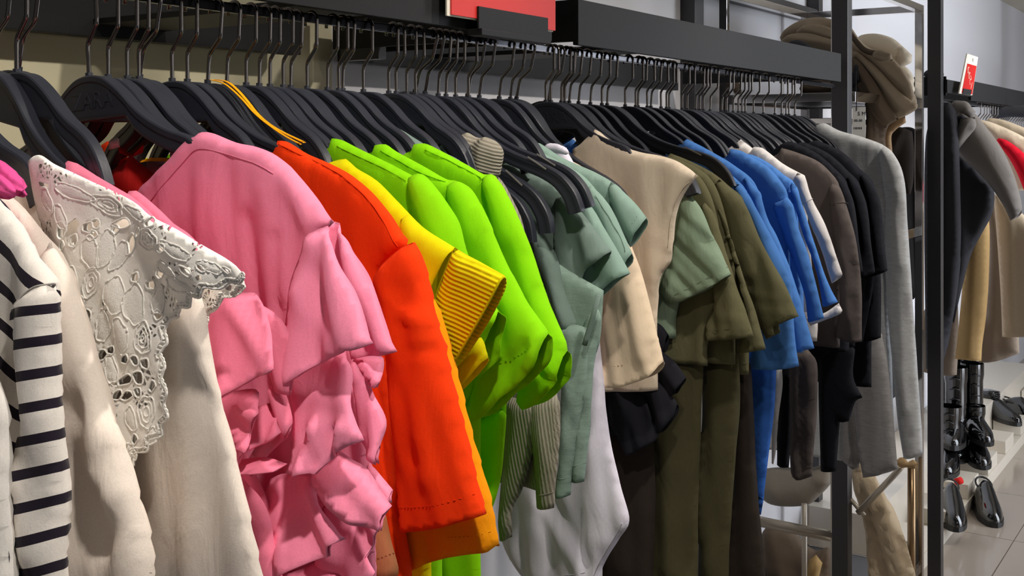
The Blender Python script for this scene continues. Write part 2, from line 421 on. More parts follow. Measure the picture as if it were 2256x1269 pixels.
# ------------------------------------------------------------------ hangers
HT = [(0,.062),(.018,.0595),(.033,.052),(.048,.041),(.062,.0285),(.075,.019),(.09,.0105),(.108,.0025),(.13,-.0045),(.155,-.0105),(.18,-.0165),(.203,-.026),(.222,-.042),(.232,-.058),(.236,-.068)]
HT2 = HT[:7]+[(.102,.002),(.112,-.009),(.120,-.022),(.126,-.036)]      # narrow-shouldered hangers
def hanger_mesh(HT):
    top = smooth_line([(-x, z) for x, z in reversed(HT[1:])]+HT, 3)
    V = []; Fc = []; n = 10
    for i, (x, z) in enumerate(top):
        a = top[max(i-1,0)]; b = top[min(i+1,len(top)-1)]; tx, tz = b[0]-a[0], b[1]-a[1]; l = math.hypot(tx,tz); tx/=l; tz/=l
        h = max(.0175, z-.0195) if abs(x) < .09 else .0175+.003*max(0,(abs(x)-.17)/.06)
        if abs(x) >= .055:                                    # arm: depth measured square to the curve
            w_ = min(1, (abs(x)-.055)/.03); nx, nz = tz*w_, -(1-w_)-tx*w_
            l2 = math.hypot(nx,nz); nx/=l2; nz/=l2
        else: nx, nz = 0, -1
        k_ = min(1, max(0, (abs(x)-.05)/.06)); T = .0074*(1-k_)+.0056*k_         # thick at the crown, slimmer towards the arm ends
        for y, q in ((-T+.0012,.0),(T-.0012,.0),(T,.0014),(T,.0060),(T-.0008,.0068),(T-.0008,h-.0045),(T-.0004,h-.003),(T-.0014,h),(-T+.0014,h),(-T+.0004,h-.003),(-T+.0008,h-.0045),(-T+.0008,.0068),(-T,.0060),(-T,.0014)):
            V.append((x+nx*q, y, z+nz*q))
    n = 14; N = len(top)
    for i in range(N-1):
        for k in range(n): Fc.append((i*n+k, (i+1)*n+k, (i+1)*n+(k+1)%n, i*n+(k+1)%n))
    Fc.append(tuple(range(n))); Fc.append(tuple((N-1)*n+k for k in range(n-1,-1,-1)))
    me = bpy.data.meshes.new('hanger_body'); me.from_pydata(V, [], Fc); me.update()
    bm = bmesh.new(); bm.from_mesh(me); bmesh.ops.recalc_face_normals(bm, faces=bm.faces); bm.to_mesh(me); bm.free()
    me.polygons.foreach_set('use_smooth', [True]*len(me.polygons)); me.set_sharp_from_angle(angle=math.radians(40))
    me.materials.append(M_hanger); return me
ME_body = hanger_mesh(HT); ME_narrow = hanger_mesh(HT2); ME_mid = hanger_mesh(HT[:9]+[(.143,-.012),(.153,-.024),(.160,-.036)])
hk = smooth_line([(-.006,.056),(-.006,.075),(-.0058,.090),(-.003,.0965),(.006,.1075),(.009,.113),(.0092,.125),(.0092,.1425)],5)
hk += [np.array((.0092*math.cos(t), .1425+.0092*math.sin(t))) for t in np.linspace(.15, PI, 11)]
hk += [np.array((-.0092,.136))]
V, Fc = tube_geo([(p[0],0,p[1]) for p in hk], .0022, 7)
ME_hook = bpy.data.meshes.new('hook'); ME_hook.from_pydata([tuple(v) for v in V], [], Fc); ME_hook.polygons.foreach_set('use_smooth', [True]*len(ME_hook.polygons)); ME_hook.materials.append(M_hook)
V, Fc = tube_geo([(-.006,0,.058),(-.006,0,.0655)], .0036, 8)
ME_collar = bpy.data.meshes.new('hook_socket'); ME_collar.from_pydata([tuple(v) for v in V], [], Fc); ME_collar.materials.append(M_hanger)
# embossed maker's lettering on the centre plate
cu = bpy.data.curves.new('embossed_lettering', 'FONT'); cu.body = 'ZARA'; cu.size = .024; cu.extrude = .0003; cu.align_x = 'CENTER'; cu.resolution_u = 2
tmp = bpy.data.objects.new('t', cu); C.objects.link(tmp); bpy.context.view_layer.update()
ME_logo = bpy.data.meshes.new_from_object(tmp.evaluated_get(bpy.context.evaluated_depsgraph_get())); bpy.data.objects.remove(tmp)
ME_logo.transform(Matrix.Translation((.006,-.00675,.030)) @ Matrix.Rotation(PI/2, 4, 'X')); ME_logo.materials.clear()
ME_logo.materials.append(simple('embossed black plastic', rgb(46,49,58), .35))
V, Fc = [], []
bm = bmesh.new(); box_bm(bm, .150, .182, -.0062, -.0052, -.0035, -.0015, .0003); 
for v in bm.verts: v.co = Matrix.Rotation(math.radians(24), 3, 'Y') @ (v.co-Vector((.166,0,0)))+Vector((.166,0,-.0115))
ME_clip = bpy.data.meshes.new('strap_slot'); bm.to_mesh(ME_clip); bm.free(); ME_clip.materials.append(simple('bare metal strip', rgb(190,188,182), .3, .6))
import re
ROW = 'black hangers packed along the rail'
HANG = []; CUR = [None, '']
SEG = [(0,'left of the pink ruffled blouse'),(.66,'between the pink ruffled blouse and the orange t-shirt'),(.80,'between the orange and the nearest lime t-shirt'),(.905,'among the three lime t-shirts'),(1.015,'between the lime t-shirts and the taupe roll-neck'),(1.165,'among the sage garments'),(1.36,'between the sage garments and the beige sleeveless shirt'),(1.51,'between the beige sleeveless shirt and the blue tees'),(1.72,'among the blue tees'),(1.955,'by the white and grey brown tees'),(2.15,'among the black tees'),(2.34,'between the black tees and the grey sweater'),(2.6,'right of the grey sweater collar')]
NECK = {.475:(20,372),.495:(40,440),.53:(76,345),.592:(150,354),.62:(284,421),.677:(445,291),.725:(262,318),.755:(385,316),.80:(612,310),.835:(660,345),.86:(755,352),.905:(731,305),.955:(825,320),1.015:(911,318),1.045:(870,282),1.165:(1035,294),1.325:(1150,325),1.35:(1166,312),1.51:(1310,285),1.545:(1330,330),1.58:(1420,352),1.60:(1450,348),1.63:(1460,346),1.665:(1478,338),1.72:(1484,322),1.775:(1514,306),1.83:(1609,328),1.89:(1645,336),1.955:(1660,324),2.01:(1632,307),2.08:(1722,326),2.6:(1797,278)}
def hanger(y, label=None, tilt=0.0, yaw=0.0, logo=False, clip=False, narrow=None, neck=None):
    neck = neck or NECK.get(round(y,3))
    if neck and not tilt:                                # lean the hanger so that its arm runs into the collar
        X, Z = on_y(neck[0], neck[1], y); best = 9
        for a in np.arange(-4, 13, .25):
            r_ = math.radians(a); q = [(x*math.cos(r_)+(z-.15)*math.sin(r_), (z-.15)*math.cos(r_)-x*math.sin(r_)+.15) for x, z in HT[:10]]
            e = abs(np.interp(X, [p[0] for p in q], [p[1] for p in q])-(Z-.0035))+.0002*abs(a)
            if e < best: best = e; tilt = float(a)
    if narrow is None: narrow = not clip
    group = ROW
    if not label:
        if CUR[0] is not None and abs(CUR[0]-y) < 1e-6: label = 'black hanger carrying the '+re.split(r',| whose | showing | seen | with | but ', CUR[1])[0]
        else:
            k = [s for s in SEG if y >= s[0]][-1][1]; label = 'black hanger with a hidden load, '+k; group = 'spare hangers '+k
    o = empty('clothes_hanger', (0,y,H+.0), label, 'hanger', group, (0, math.radians(tilt), math.radians(yaw)))
    parts = [('hanger_body', ME_mid if (logo or narrow == 'mid') else ME_narrow if narrow else ME_body), ('hook', ME_hook), ('hook_socket', ME_collar)]
    if logo: parts.append(('embossed_lettering', ME_logo))
    if clip: parts.append(('strap_slot', ME_clip))
    for n, me in parts:
        c = bpy.data.objects.new(n, me); C.objects.link(c); c.parent = o; c.location = (0,0,-.150)
    HANG.append(y); return o
# ------------------------------------------------------------------ garments on the rail (near to far)
def thing(name, label, cat, Y, group=None):
    CUR[0] = Y; CUR[1] = label
    return empty(name, (0,Y,E), label, cat, group)
K_pink = rgb(244,142,172); K_or = rgb(246,62,8); K_amb = rgb(240,150,8); K_yel = rgb(214,206,0); K_lime = rgb(132,208,4)
M_pink = fabric('pink cotton jersey', K_pink, wr=.35)
M_pinkA = fabric('rose pink cotton jersey', rgb(236,128,156), wr=.35)
M_or = fabric('orange cotton jersey', K_or, wr=.4)
M_amb = fabric('amber cotton jersey', K_amb, wr=.35)
M_yel = fabric('yellow jersey', K_yel, wr=.3)
M_lime = fabric('lime green jersey', K_lime, wr=.3)
M_white = fabric('white cotton', rgb(238,226,214), wr=.5)
M_lace = lace_mat('white openwork lace', rgb(246,243,236))
M_cord = fabric('white embroidery cord', rgb(246,243,236), weave=.4, wr=.2)
M_stripe = fabric('white jersey with black stripes', rgb(230,224,216), stripe=(.0192,.32,rgb(34,28,40)), wr=.3)
M_mag = fabric('magenta rib knit', rgb(222,84,150), rib=.005, ribdir=(.5,0,.86), wr=.3)
M_dot = fabric('white dotted cotton', rgb(226,222,216))
M_sage = fabric('sage green jersey', rgb(134,160,148), wr=.35)
M_sageD = fabric('dusky sage jersey', rgb(112,130,122), wr=.35)
M_sageG = fabric('leaf sage cotton', rgb(140,160,136), wr=.6)
M_taupe = fabric('taupe rib knit', rgb(150,144,130), rib=.0036, ribdir=(1,0,.12), ribcol=rgb(126,120,108), wr=.2)
M_taupeC = fabric('taupe rib knit collar', rgb(150,144,130), rib=.0044, ribdir=(.35,0,1), ribcol=rgb(122,116,104), wr=.2)
M_beige = fabric('beige jersey', rgb(222,206,184), wr=.4)
M_sand = fabric('sand jersey', rgb(230,208,180), wr=.3)
M_olive = fabric('olive cotton', rgb(104,101,74), wr=.6)
M_oliveD = fabric('dark olive viscose', rgb(74,70,48), wr=.4)
M_brownD = fabric('dark brown viscose', rgb(48,41,36), wr=.4)
M_blue = fabric('cornflower blue jersey', rgb(80,132,204), wr=.35)
M_blueD = fabric('cobalt blue jersey', rgb(56,108,196), wr=.3)
M_wt = fabric('white jersey', rgb(222,218,216), wr=.5)
M_brown = fabric('grey brown jersey', rgb(90,82,79), wr=.5)
M_blk = fabric('black jersey', rgb(24,25,32), wr=.4, sheen=.05)
M_blkR = fabric('black cotton ruffle', rgb(30,30,36), wr=.3, sheen=.05)
M_grey = fabric('grey melange jersey', rgb(204,207,209), heather=.10, wr=.3)
M_greyShade = fabric('shaded grey melange jersey', rgb(150,148,148), heather=.12, wr=.3)  # darker copy of the sweater grey; lower sleeve's shade put into the colour
M_lilac = fabric('lilac white jersey', rgb(226,222,236), wr=.35)
M_red = fabric('red jersey', rgb(200,40,36)); M_mauve = fabric('mauve grey jersey', rgb(150,124,132))
M_tan = fabric('tan rib jersey', rgb(206,140,96))
def dark(m, k=.8):
    c = m.node_tree.nodes
    return fabric(m.name+' seam', tuple(x*k for x in m.node_tree.nodes['Principled BSDF'].inputs['Sheen Tint'].default_value[:3])+(1,), wr=0)
SEAM = {}
def sm(m):
    if m.name not in SEAM: SEAM[m.name] = dark(m)
    return SEAM[m.name]

# --- dotted white sleeve at the very edge
Y = .40; g = thing('blouse', 'white blouse with black dots at the left edge, in front of the striped top', 'blouse', Y); hanger(Y)
c = cloth('sleeve', g, M_dot, [(-260,640),(-120,700),(-40,780),(2,870),(10,980),(14,1100),(22,1290),(24,1420),(-240,1420)], Y, .016, .02, open_=[7], wave=(3,.05,10), res=.009)
M_ink = simple('black print', rgb(28,24,32), .9)
for px, py in ((8,1226),(-30,1120),(-45,1260)):
    w_ = c.conv((px,py)); vv = [(w_[0]+.0055*math.cos(a), c.front(w_)-.0012, w_[1]+.0065*math.sin(a)+E) for a in np.linspace(0,2*PI,17)[:-1]]
    mesh_obj('dot', vv, [tuple(range(15,-1,-1))], M_ink, g)
# --- striped top
Y = .44; g = thing('striped_shirt', 'white long-sleeved top with narrow black stripes', 'top', Y); hanger(Y, 'black hanger holding the striped top')
bx = lambda a: (lambda V: V[:,2]*a[0]+V[:,0]*a[1]+a[2]+.004*np.sin(V[:,0]*40+V[:,2]*12))
c = body('body', g, M_stripe, [(-260,330),(-90,385),(0,438),(40,492),(85,556),(127,624),(112,720),(70,800),(60,1000),(50,1269)], Y, .02, -.5, depth=.011, wave=(3,.06,5), stripe=bx((.80,.62,0)))
s = cloth('sleeve', g, M_stripe, [(30,668),(78,636),(127,622),(128,700),(129,800),(134,900),(139,1000),(142,1100),(143,1270),(144,1420),(20,1420),(36,1200),(44,1040),(64,900),(44,790)], Y-.012, .017, .02, open_=[9],
          folds=[(60,700,52,900,-5,12),(52,960,40,1260,-6,12),(100,640,110,1200,4,25),(40,1010,90,1060,3,12)], wave=(2,.05,20), stripe=bx((1.0,-.10,.006)), res=.006)
seam('shoulder_seam', g, sm(M_stripe), s, [(32,672),(60,645),(90,630),(126,624)], .0011)
# --- magenta collar
Y = .475; g = thing('knit_shirt', 'magenta ribbed knit collar between the striped and lace tops', 'top', Y); hanger(Y)
cloth('collar', g, M_mag, [(-110,330),(0,352),(30,375),(62,425),(50,435),(28,430),(0,428),(-60,440),(-140,420)], Y, .012, .014, res=.006)
cloth('collar_fold', g, M_mag, [(-110,365),(-20,375),(20,398),(44,430),(20,440),(-20,436),(-120,450)], Y-.017, .006, .01, res=.006)
body('body', g, M_mag, [(-150,400),(-60,445),(0,470),(20,520),(20,700)], Y, .02, -.45, depth=.009, res=.012)
# --- plain white top
Y = .495; g = thing('white_shirt', 'plain white cotton top with a long sleeve, between the stripes and the lace', 'top', Y); hanger(Y)
body('body', g, M_white, [(-110,360),(-30,400),(40,445),(95,510),(150,580),(160,700),(150,900),(150,1200)], Y, .02, -.5, depth=.01, res=.01)
s = cloth('sleeve', g, M_white, [(95,515),(128,560),(158,602),(188,680),(214,780),(244,880),(272,950),(296,1040),(318,1140),(332,1225),(334,1290),(258,1292),(190,1290),(140,1290),(120,1000),(110,750)], Y-.006, .018, .028, open_=[10,11,12],
      folds=[(165,650,250,960,5,30),(215,960,300,1120,5,22),(190,900,240,1180,-7,32),(262,1190,292,1130,-5,20),(160,800,170,1200,3,30),(225,1010,250,1035,4,10)], wave=(2.5,.06,15), res=.006)
seam('hem_stitching', g, sm(M_white), s, [(200,1263),(262,1264),(333,1261)], .0007, dash=.004)
# --- lace blouse
Y = .53; g = thing('lace_blouse', 'white blouse with an openwork lace cape collar with scalloped edge', 'blouse', Y); hanger(Y, 'black hanger holding the white lace blouse', narrow='mid')
c = body('body', g, M_white, [(64,352),(130,372),(230,425),(330,486),(410,560),(448,680),(455,745),(472,840),(500,950),(530,1055),(556,1150),(580,1275),(590,1400)], Y+.006, .03, -.62, depth=.011, r=.02,
     folds=[(420,760,540,1200,4,26),(360,860,420,1250,3,24),(310,1010,330,1260,-4,12),(300,1020,318,1260,3,10),(455,930,500,1240,-3,20)], wave=(2,.07,6), res=.0065)
cape_px = [(62,356),(76,345),(96,344),(130,364),(200,400),(280,440),(330,472),(400,510),(470,556),(520,588),(540,610),(528,624),(505,622),(486,636),(462,632),(450,654),(428,652),(420,676),(398,678),(384,700),(366,706),(356,728),(362,756),(352,780),(364,806),(360,834),(373,862),(366,890),(374,918),(358,936),(358,960),(336,968),(330,992),(306,996),(303,1024),(291,1052),(270,1000),(235,890),(190,720),(140,600),(90,490)]
def hole(cx, cy, a, b, ang=0, k=7):
    ca, sa = math.cos(math.radians(ang)), math.sin(math.radians(ang)); r_ = []
    for t in np.linspace(0, 2*PI, k+1)[:-1]:
        w_ = 1+.22*math.sin(2.3*t*2+cx); x, y = a*w_*math.cos(t), b*w_*math.sin(t); r_.append((cx+x*ca-y*sa, cy+x*sa+y*ca))
    return r_
lace_holes = [hole(h[0],h[1],h[2]*1.3,h[3]*1.3,*h[4:]) for h in [(124,446,6,14,-20),(152,508,8,15,-10),(178,530,6,12,0),(152,540,6,9,0),(204,500,7,10,0),(218,492,6,8,0),(214,518,7,8,0),(268,492,16,9,-20),(288,538,10,17,20),(252,506,6,8,0),(340,490,8,9,30),(366,546,9,9,20),(308,512,6,8,20),(425,596,13,6,30),(456,588,9,6,30),(352,600,11,11,0),(330,628,7,9,0),(345,694,7,8,0),(298,612,6,10,0),(196,662,6,9,0),(212,690,6,9,0),(285,836,11,9,-20),(312,830,8,12,0),(290,870,9,8,0),(272,868,6,9,0),(312,862,6,9,0),(324,800,6,10,0),(306,792,6,9,0),(285,790,6,9,0),(340,850,6,9,0),(500,596,8,4,30),(308,965,5,8,0),(240,780,6,9,-10),(254,770,5,8,0)]]
cape = cloth('lace_cape', g, M_lace, cape_px, Y-.0155, .0016, .02, folds=[(120,400,300,980,4,40),(250,470,360,760,-3,40),(330,500,450,620,4,28),(200,520,300,760,3,30)], wave=(1.5,.06,20), res=.0042, thick=.0009, holes=lace_holes)
back = cloth('lace_cape_back', g, M_lace, [(440,560),(540,608),(541,634),(524,650),(505,652),(488,678),(470,690),(468,714),(455,742),(436,744),(420,700),(400,640)], Y+.022, .003, .02, folds=[(520,610,450,720,4,20)], wave=(3,.03,40), res=.005, thick=.0009)
# embroidered cords: petals, leaves and rings standing proud of the lace, and the looped edge
CV = []; CF = []
def cord(px, r=.0011, closed=False, cl=cape, lift=.0005, n=5):
    P = smooth_line([cl.conv(p) for p in px], n); P = [Vector((q[0], cl.front(q)-lift, q[1]+E)) for q in P]
    if closed: P = P[:-1]
    v, f = tube_geo(P, r, 6, closed); o_ = len(CV); CV.extend(v); CF.extend([tuple(i+o_ for i in q) for q in f])
def petal(cx, cy, a, b, ang, r=.0012, wob=0.0, fill=0):
    ca, sa = math.cos(math.radians(ang)), math.sin(math.radians(ang))
    for sc in ([1.0]+[1-.26*(i+1) for i in range(fill)]):
        pts = []
        for t in np.linspace(0, 2*PI, 25):
            rr = sc*(1+(.08*math.sin(3*t+cx)+.05*math.sin(6*t+cy) if a > 6 else 0)); x, y = a*math.cos(t)*rr, b*math.sin(t)*rr
            pts.append((cx+x*ca-y*sa, cy+x*sa+y*ca))
        cord(pts, r, True)
PV = []; PF = []
def on_cape(cx, cy, a, b, ang):
    ca, sa = math.cos(math.radians(ang)), math.sin(math.radians(ang)); ok = 0
    for t in np.linspace(0, 2*PI, 9)[:-1]:
        x, y = (a+3)*math.cos(t), (b+3)*math.sin(t); q = cape.conv((cx+x*ca-y*sa, cy+x*sa+y*ca))
        ok += ((cape.V2-q)**2).sum(1).min() < .0045**2
    return ok >= 8
def leaf(cx, cy, a, b, ang):
    'one embroidered petal: a low padded island of satin stitch'
    ca, sa = math.cos(math.radians(ang)), math.sin(math.radians(ang)); rings = []
    for sc, up in ((1,.0),(.85,.0005),(.45,.0008)):
        rings.append([])
        for t in np.linspace(0, 2*PI, 17)[:-1]:
            wb = 1+.08*math.sin(3*t+cx)+.05*math.sin(6*t+cy); x, y = a*sc*wb*math.cos(t), b*sc*wb*math.sin(t); q = cape.conv((cx+x*ca-y*sa, cy+x*sa+y*ca))
            rings[-1].append(len(PV)); PV.append((q[0], cape.front(q)-.0003-up, q[1]+E))
    for r0, r1 in zip(rings, rings[1:]):
        for k in range(16): PF.append((r0[k], r0[(k+1)%16], r1[(k+1)%16], r1[k]))
    PF.append(tuple(rings[-1]))
flowers = [(172,425,40,12,25,0),(222,392,34,10,27,0),(238,452,34,17,30,1),(300,470,30,8,32,0),(150,478,9,28,-18,0),(212,556,16,36,-10,0),(240,548,14,40,4,0),(266,562,13,32,18,0),(335,528,26,22,30,1),(400,552,36,11,32,0),(372,592,26,11,32,0),(398,628,30,12,22,0),(216,620,15,32,10,1),(262,650,18,40,-4,0),(180,610,8,26,-14,0),(300,670,18,44,-4,0),(345,662,11,30,6,0),(240,716,12,34,0,0),(278,738,13,40,-8,0),(320,745,14,34,-4,1),(258,812,9,30,-10,0),(300,920,9,26,-12,0),(330,905,15,34,-2,1),(340,960,9,18,10,0),(300,992,8,18,-14,0),(118,440,12,28,-22,0),(470,588,24,8,32,0)]
for cx, cy, a_, b_, an, net_ in flowers:
    if not on_cape(cx, cy, a_, b_, an): continue
    if not net_: leaf(cx, cy, a_, b_, an)
    petal(cx, cy, a_+1, b_+1, an, .0007)
    if net_:
        for s_ in (.66,.33): petal(cx, cy, a_*s_, b_*s_, an, .0006)
mesh_obj('embroidered_petal', PV, PF, M_cord, g, True)
for h in lace_holes: cord(h+[h[0]], .0007, True)
edge = cape_px[10:35]
for o_ in (0, 9): cord([(p[0]-o_*.8, p[1]-o_) for p in edge], .0010 if o_ == 0 else .0008, n=6)
ew = smooth_line(edge, 3)
for k in range(len(ew)):
    p = ew[k]; petal(p[0]-4, p[1]-4.5, 4.6, 5.4, 0, .0006)
mesh_obj('lace_cord', CV, CF, M_cord, g, True)
CV = []; CF = []
be = smooth_line([(541,634),(524,650),(505,652),(488,678),(470,690),(468,714),(455,742)], 4)
for p in be:
    pts = [(p[0]-4+5*math.cos(t), p[1]-3+6*math.sin(t)) for t in np.linspace(0,2*PI,10)]; cord(pts, .0006, True, back)
mesh_obj('lace_cord', CV, CF, M_cord, g, True)
# --- two rose pink ruffled tops
Y = .592; g = thing('ruffled_blouse', 'rose pink top showing only a strip of shoulder above the lace collar', 'top', Y); hanger(Y, narrow='mid')
body('body', g, M_pinkA, [(136,364),(150,354),(170,360),(214,388),(262,416),(300,440),(360,500),(400,580),(420,700),(440,900)], Y, .0, -.5, depth=.010, r=.018, res=.009)
Y = .62; g = thing('ruffled_blouse', 'rose pink ruffled top, mostly hidden behind the lace blouse', 'top', Y); hanger(Y, 'black hanger holding the rose pink ruffled top', narrow='mid')
body('body', g, M_pinkA, [(278,432),(284,421),(300,420),(330,442),(382,492),(420,516),(446,546),(480,600),(500,660),(500,900),(545,1000),(590,1130),(606,1200),(624,1300),(630,1400)], Y, .0, -.62, depth=.010, r=.018, folds=[(480,700,560,1060,3,14),(560,1070,606,1230,3,12)], wave=(2.5,.05,6), res=.007)
R = [([(440,745),(470,690),(510,656),(545,645),(575,668),(596,740),(607,812),(590,824),(565,830),(545,842),(518,860),(488,882),(470,830)], [6,7,8,9,10,11], [(525,665,600,800,5,14),(500,690,500,870,4,18),(548,655,600,800,-4,9)], -.020),
     ([(545,648),(590,676),(628,720),(648,800),(640,870),(600,850),(570,760)], [3,4], [(580,680,630,840,4,12)], .002),
     ([(472,886),(520,862),(566,858),(580,885),(588,905),(562,930),(540,955),(524,1003),(508,985),(492,940)], [4,5,6,7], [(500,890,586,905,6,14),(520,900,530,990,-5,14)], -.022),
     ([(540,905),(590,890),(612,955),(590,972),(560,985),(540,1003),(525,1030),(515,985)], [2,3,4,5], [(560,910,540,990,5,12),(595,905,570,975,-4,10)], -.012),
     ([(590,845),(626,850),(648,930),(640,958),(600,985),(575,1010),(560,1045),(545,1052),(535,1030),(580,960),(605,930)], [2,3,4,5,6,7], [(610,860,640,950,5,10),(600,960,550,1040,-5,10)], -.004),
     ([(500,1000),(540,1005),(580,1010),(594,1035),(570,1050),(540,1045),(510,1030)], [3,4], [(530,1010,575,1045,4,8)], -.016)]
for pts, op, fo, dy in R:
    cloth('ruffle', g, M_pinkA, pts, Y+dy, .0016, .01, open_=op, folds=[q_[:4]+(q_[4]*1.6,q_[5]*1.2) for q_ in fo], wave=(1.4,.04,10,.08), flare=.035 if dy < -.01 else .012, res=.0045, thick=.001)
cloth('lower_body', g, M_pinkA, [(520,1040),(560,1075),(592,1130),(606,1200),(624,1300),(634,1420),(500,1420),(500,1100)], Y-.012, .008, .014, open_=[5], folds=[(548,1080,600,1260,4,14)], res=.006)
# --- pink ruffled top
Y = .677; g = thing('ruffled_blouse', 'pink wide-necked ruffled blouse with flounced ruffle sleeves, beside the orange t-shirt', 'top', Y); hanger(Y, 'black hanger holding the pink ruffled top', logo=True)
bd = cloth('body', g, M_pink, [(428,300),(445,291),(470,294),(520,314),(566,324),(610,343),(652,378),(690,424),(722,470),(736,490),(716,512),(716,540),(730,620),(770,740),(800,880),(818,1050),(826,1200),(826,1420),(180,1420),(200,1000),(230,700),(250,560),(310,432),(350,392),(392,350)], Y, .012, .02, open_=[17,22,23,24],
     folds=[(600,420,640,640,3,18),(520,360,560,700,-3,20),(470,400,520,680,2.5,20),(560,480,600,760,-4,14),(650,400,700,500,4,14),(440,330,400,700,-2,30),(628,520,640,760,-4,10)], wave=(2.2,.045,8,.2), res=.006)
seam('neckband', g, sm(M_pink), bd, [(347,446),(385,402),(420,358),(446,330),(480,330),(530,345),(580,360),(620,382)], .0007)
cloth('left_body', g, M_pink, body_pts([(300,470),(200,520),(150,700),(150,1269)], Y, .0, .0)[0][:0] or [(-.147,-.0),(-.30,-.07),(-.26,-.2),(-.24,-.5),(.05,-.5),(.05,-.12),(0,-.09),(-.08,-.06)], Y+.004, .010, .02, world=True, wave=(2,.06,5), res=.012)
FL = [([(700,516),(716,500),(735,490),(752,500),(775,524),(792,550),(815,600),(834,655),(856,720),(873,775),(845,782),(808,784),(776,791),(762,740),(745,640)], [9,10,11], [(760,510,850,760,5,14),(740,505,800,770,-4,10),(790,560,780,700,3,20)], .010, M_pink),
      ([(700,514),(722,498),(742,530),(762,580),(790,640),(810,700),(824,756),(805,764),(790,769),(776,768),(760,776),(735,786),(705,799),(680,812),(658,830),(627,851),(630,790),(640,690),(650,612),(676,552)], [6,7,8,9,10,11,12,13,14], [(705,520,780,765,6,18),(690,540,645,820,3,22),(720,510,690,790,-4,16),(735,520,812,750,4,14),(670,640,720,760,2.5,16)], -.022, M_pink),
      ([(775,776),(820,780),(842,790),(846,835),(838,852),(826,846),(800,820)], [3,4], [(800,780,838,845,4,12)], .006, M_pink),
      ([(782,790),(800,796),(820,850),(850,925),(846,975),(840,1020),(815,990),(792,940),(785,870)], [4,5,6], [(795,800,835,1000,6,16),(812,850,820,980,-4,10)], -.004, M_pink),
      ([(640,838),(700,790),(765,775),(784,812),(787,905),(796,972),(775,980),(752,990),(725,1010),(706,1026),(690,1046),(672,1041),(655,1046),(629,1043),(642,1000),(650,930),(650,870)], [5,6,7,8,9,10,11,12], [(700,940,665,1040,6,12),(770,800,775,940,4,22),(650,860,790,880,2,18),(735,960,715,1020,-5,10),(685,960,688,1030,-4,9),(760,940,740,985,4,10)], -.030, M_pink),
      ([(690,1000),(755,985),(790,1010),(815,1030),(845,1075),(870,1112),(858,1128),(850,1142),(838,1170),(805,1160),(770,1140),(730,1090)], [5,6,7,8], [(745,1000,850,1130,7,20),(780,1090,830,1160,-4,16),(720,1050,790,1130,3,14)], -.018, M_pink),
      ([(810,1018),(826,1018),(850,1050),(870,1078),(864,1108),(848,1096),(825,1060)], [3,4], [(825,1030,862,1090,4,10)], .0, M_pink),
      ([(585,1060),(640,1040),(695,1052),(715,1110),(740,1160),(753,1190),(730,1200),(718,1212),(712,1232),(680,1240),(650,1252),(615,1268),(600,1180)], [5,6,7,8,9,10], [(690,1070,735,1190,6,14),(640,1060,650,1240,4,30),(660,1060,690,1230,-4,16)], -.030, M_pink),
      ([(700,1080),(760,1120),(830,1165),(812,1195),(800,1230),(822,1262),(800,1300),(720,1330),(690,1250),(720,1180)], [2,3,4,5,6], [(720,1210,800,1300,5,20),(780,1150,800,1200,-6,12),(740,1110,760,1260,-3,20)], -.010, M_pink),
      ([(600,1240),(660,1255),(715,1225),(740,1270),(760,1420),(600,1420)], [4], [(660,1260,680,1400,4,16)], -.020, M_pink)]
for pts, op, fo, dy, mm in FL:
    cc = cloth('ruffle', g, mm, pts, Y+dy, .0016, .01, open_=op, folds=[q_[:4]+(q_[4]*1.7,q_[5]*1.2) for q_ in fo], wave=(1.3,.05,12,.08), flare=.045 if dy < -.015 else .018, res=.0042, thick=.001)
hanger(.703, 'black hanger seen through the gap under the hanger of the pink top', narrow=False)
# --- dark red, mauve, tan neighbours hidden between pink and orange
Y = .725; g = thing('red_shirt', 'red top with a white neck label seen through the gap below a hanger', 'top', Y); hanger(Y)
body('body', g, M_red, [(262,318),(300,352),(380,420),(460,520),(500,700)], Y, .012, -.45, depth=.008, res=.012)
cloth('neck_label', g, M_white, [(240,312),(252,302),(262,306),(264,324),(240,330)], Y-.012, .001, .004, res=.004, thick=.0005)
Y = .755; g = thing('mauve_shirt', 'mauve grey top glimpsed behind the pink top collar', 'top', Y); hanger(Y)
cloth('collar', g, M_mauve, [(374,312),(396,316),(424,322),(452,345),(480,380),(440,400),(392,400),(376,360)], Y, .008, .012, res=.006)
body('body', g, M_mauve, [(360,356),(420,372),(500,440),(560,520),(600,700)], Y, .0, -.45, depth=.008, res=.012)
Y = .745+.03; g = thing('tan_shirt', 'tan ribbed top whose hem shows below the pink ruffles', 'top', Y)
c = cloth('body', g, M_tan, [(700,900),(800,1000),(846,1120),(862,1190),(878,1250),(878,1267),(845,1275),(780,1285),(640,1290)], Y, .009, .015, open_=[5,6,7], res=.008)
seam('hem_stitching', g, sm(M_tan), c, [(800,1232),(845,1224),(872,1216)], .0007, dash=.004)
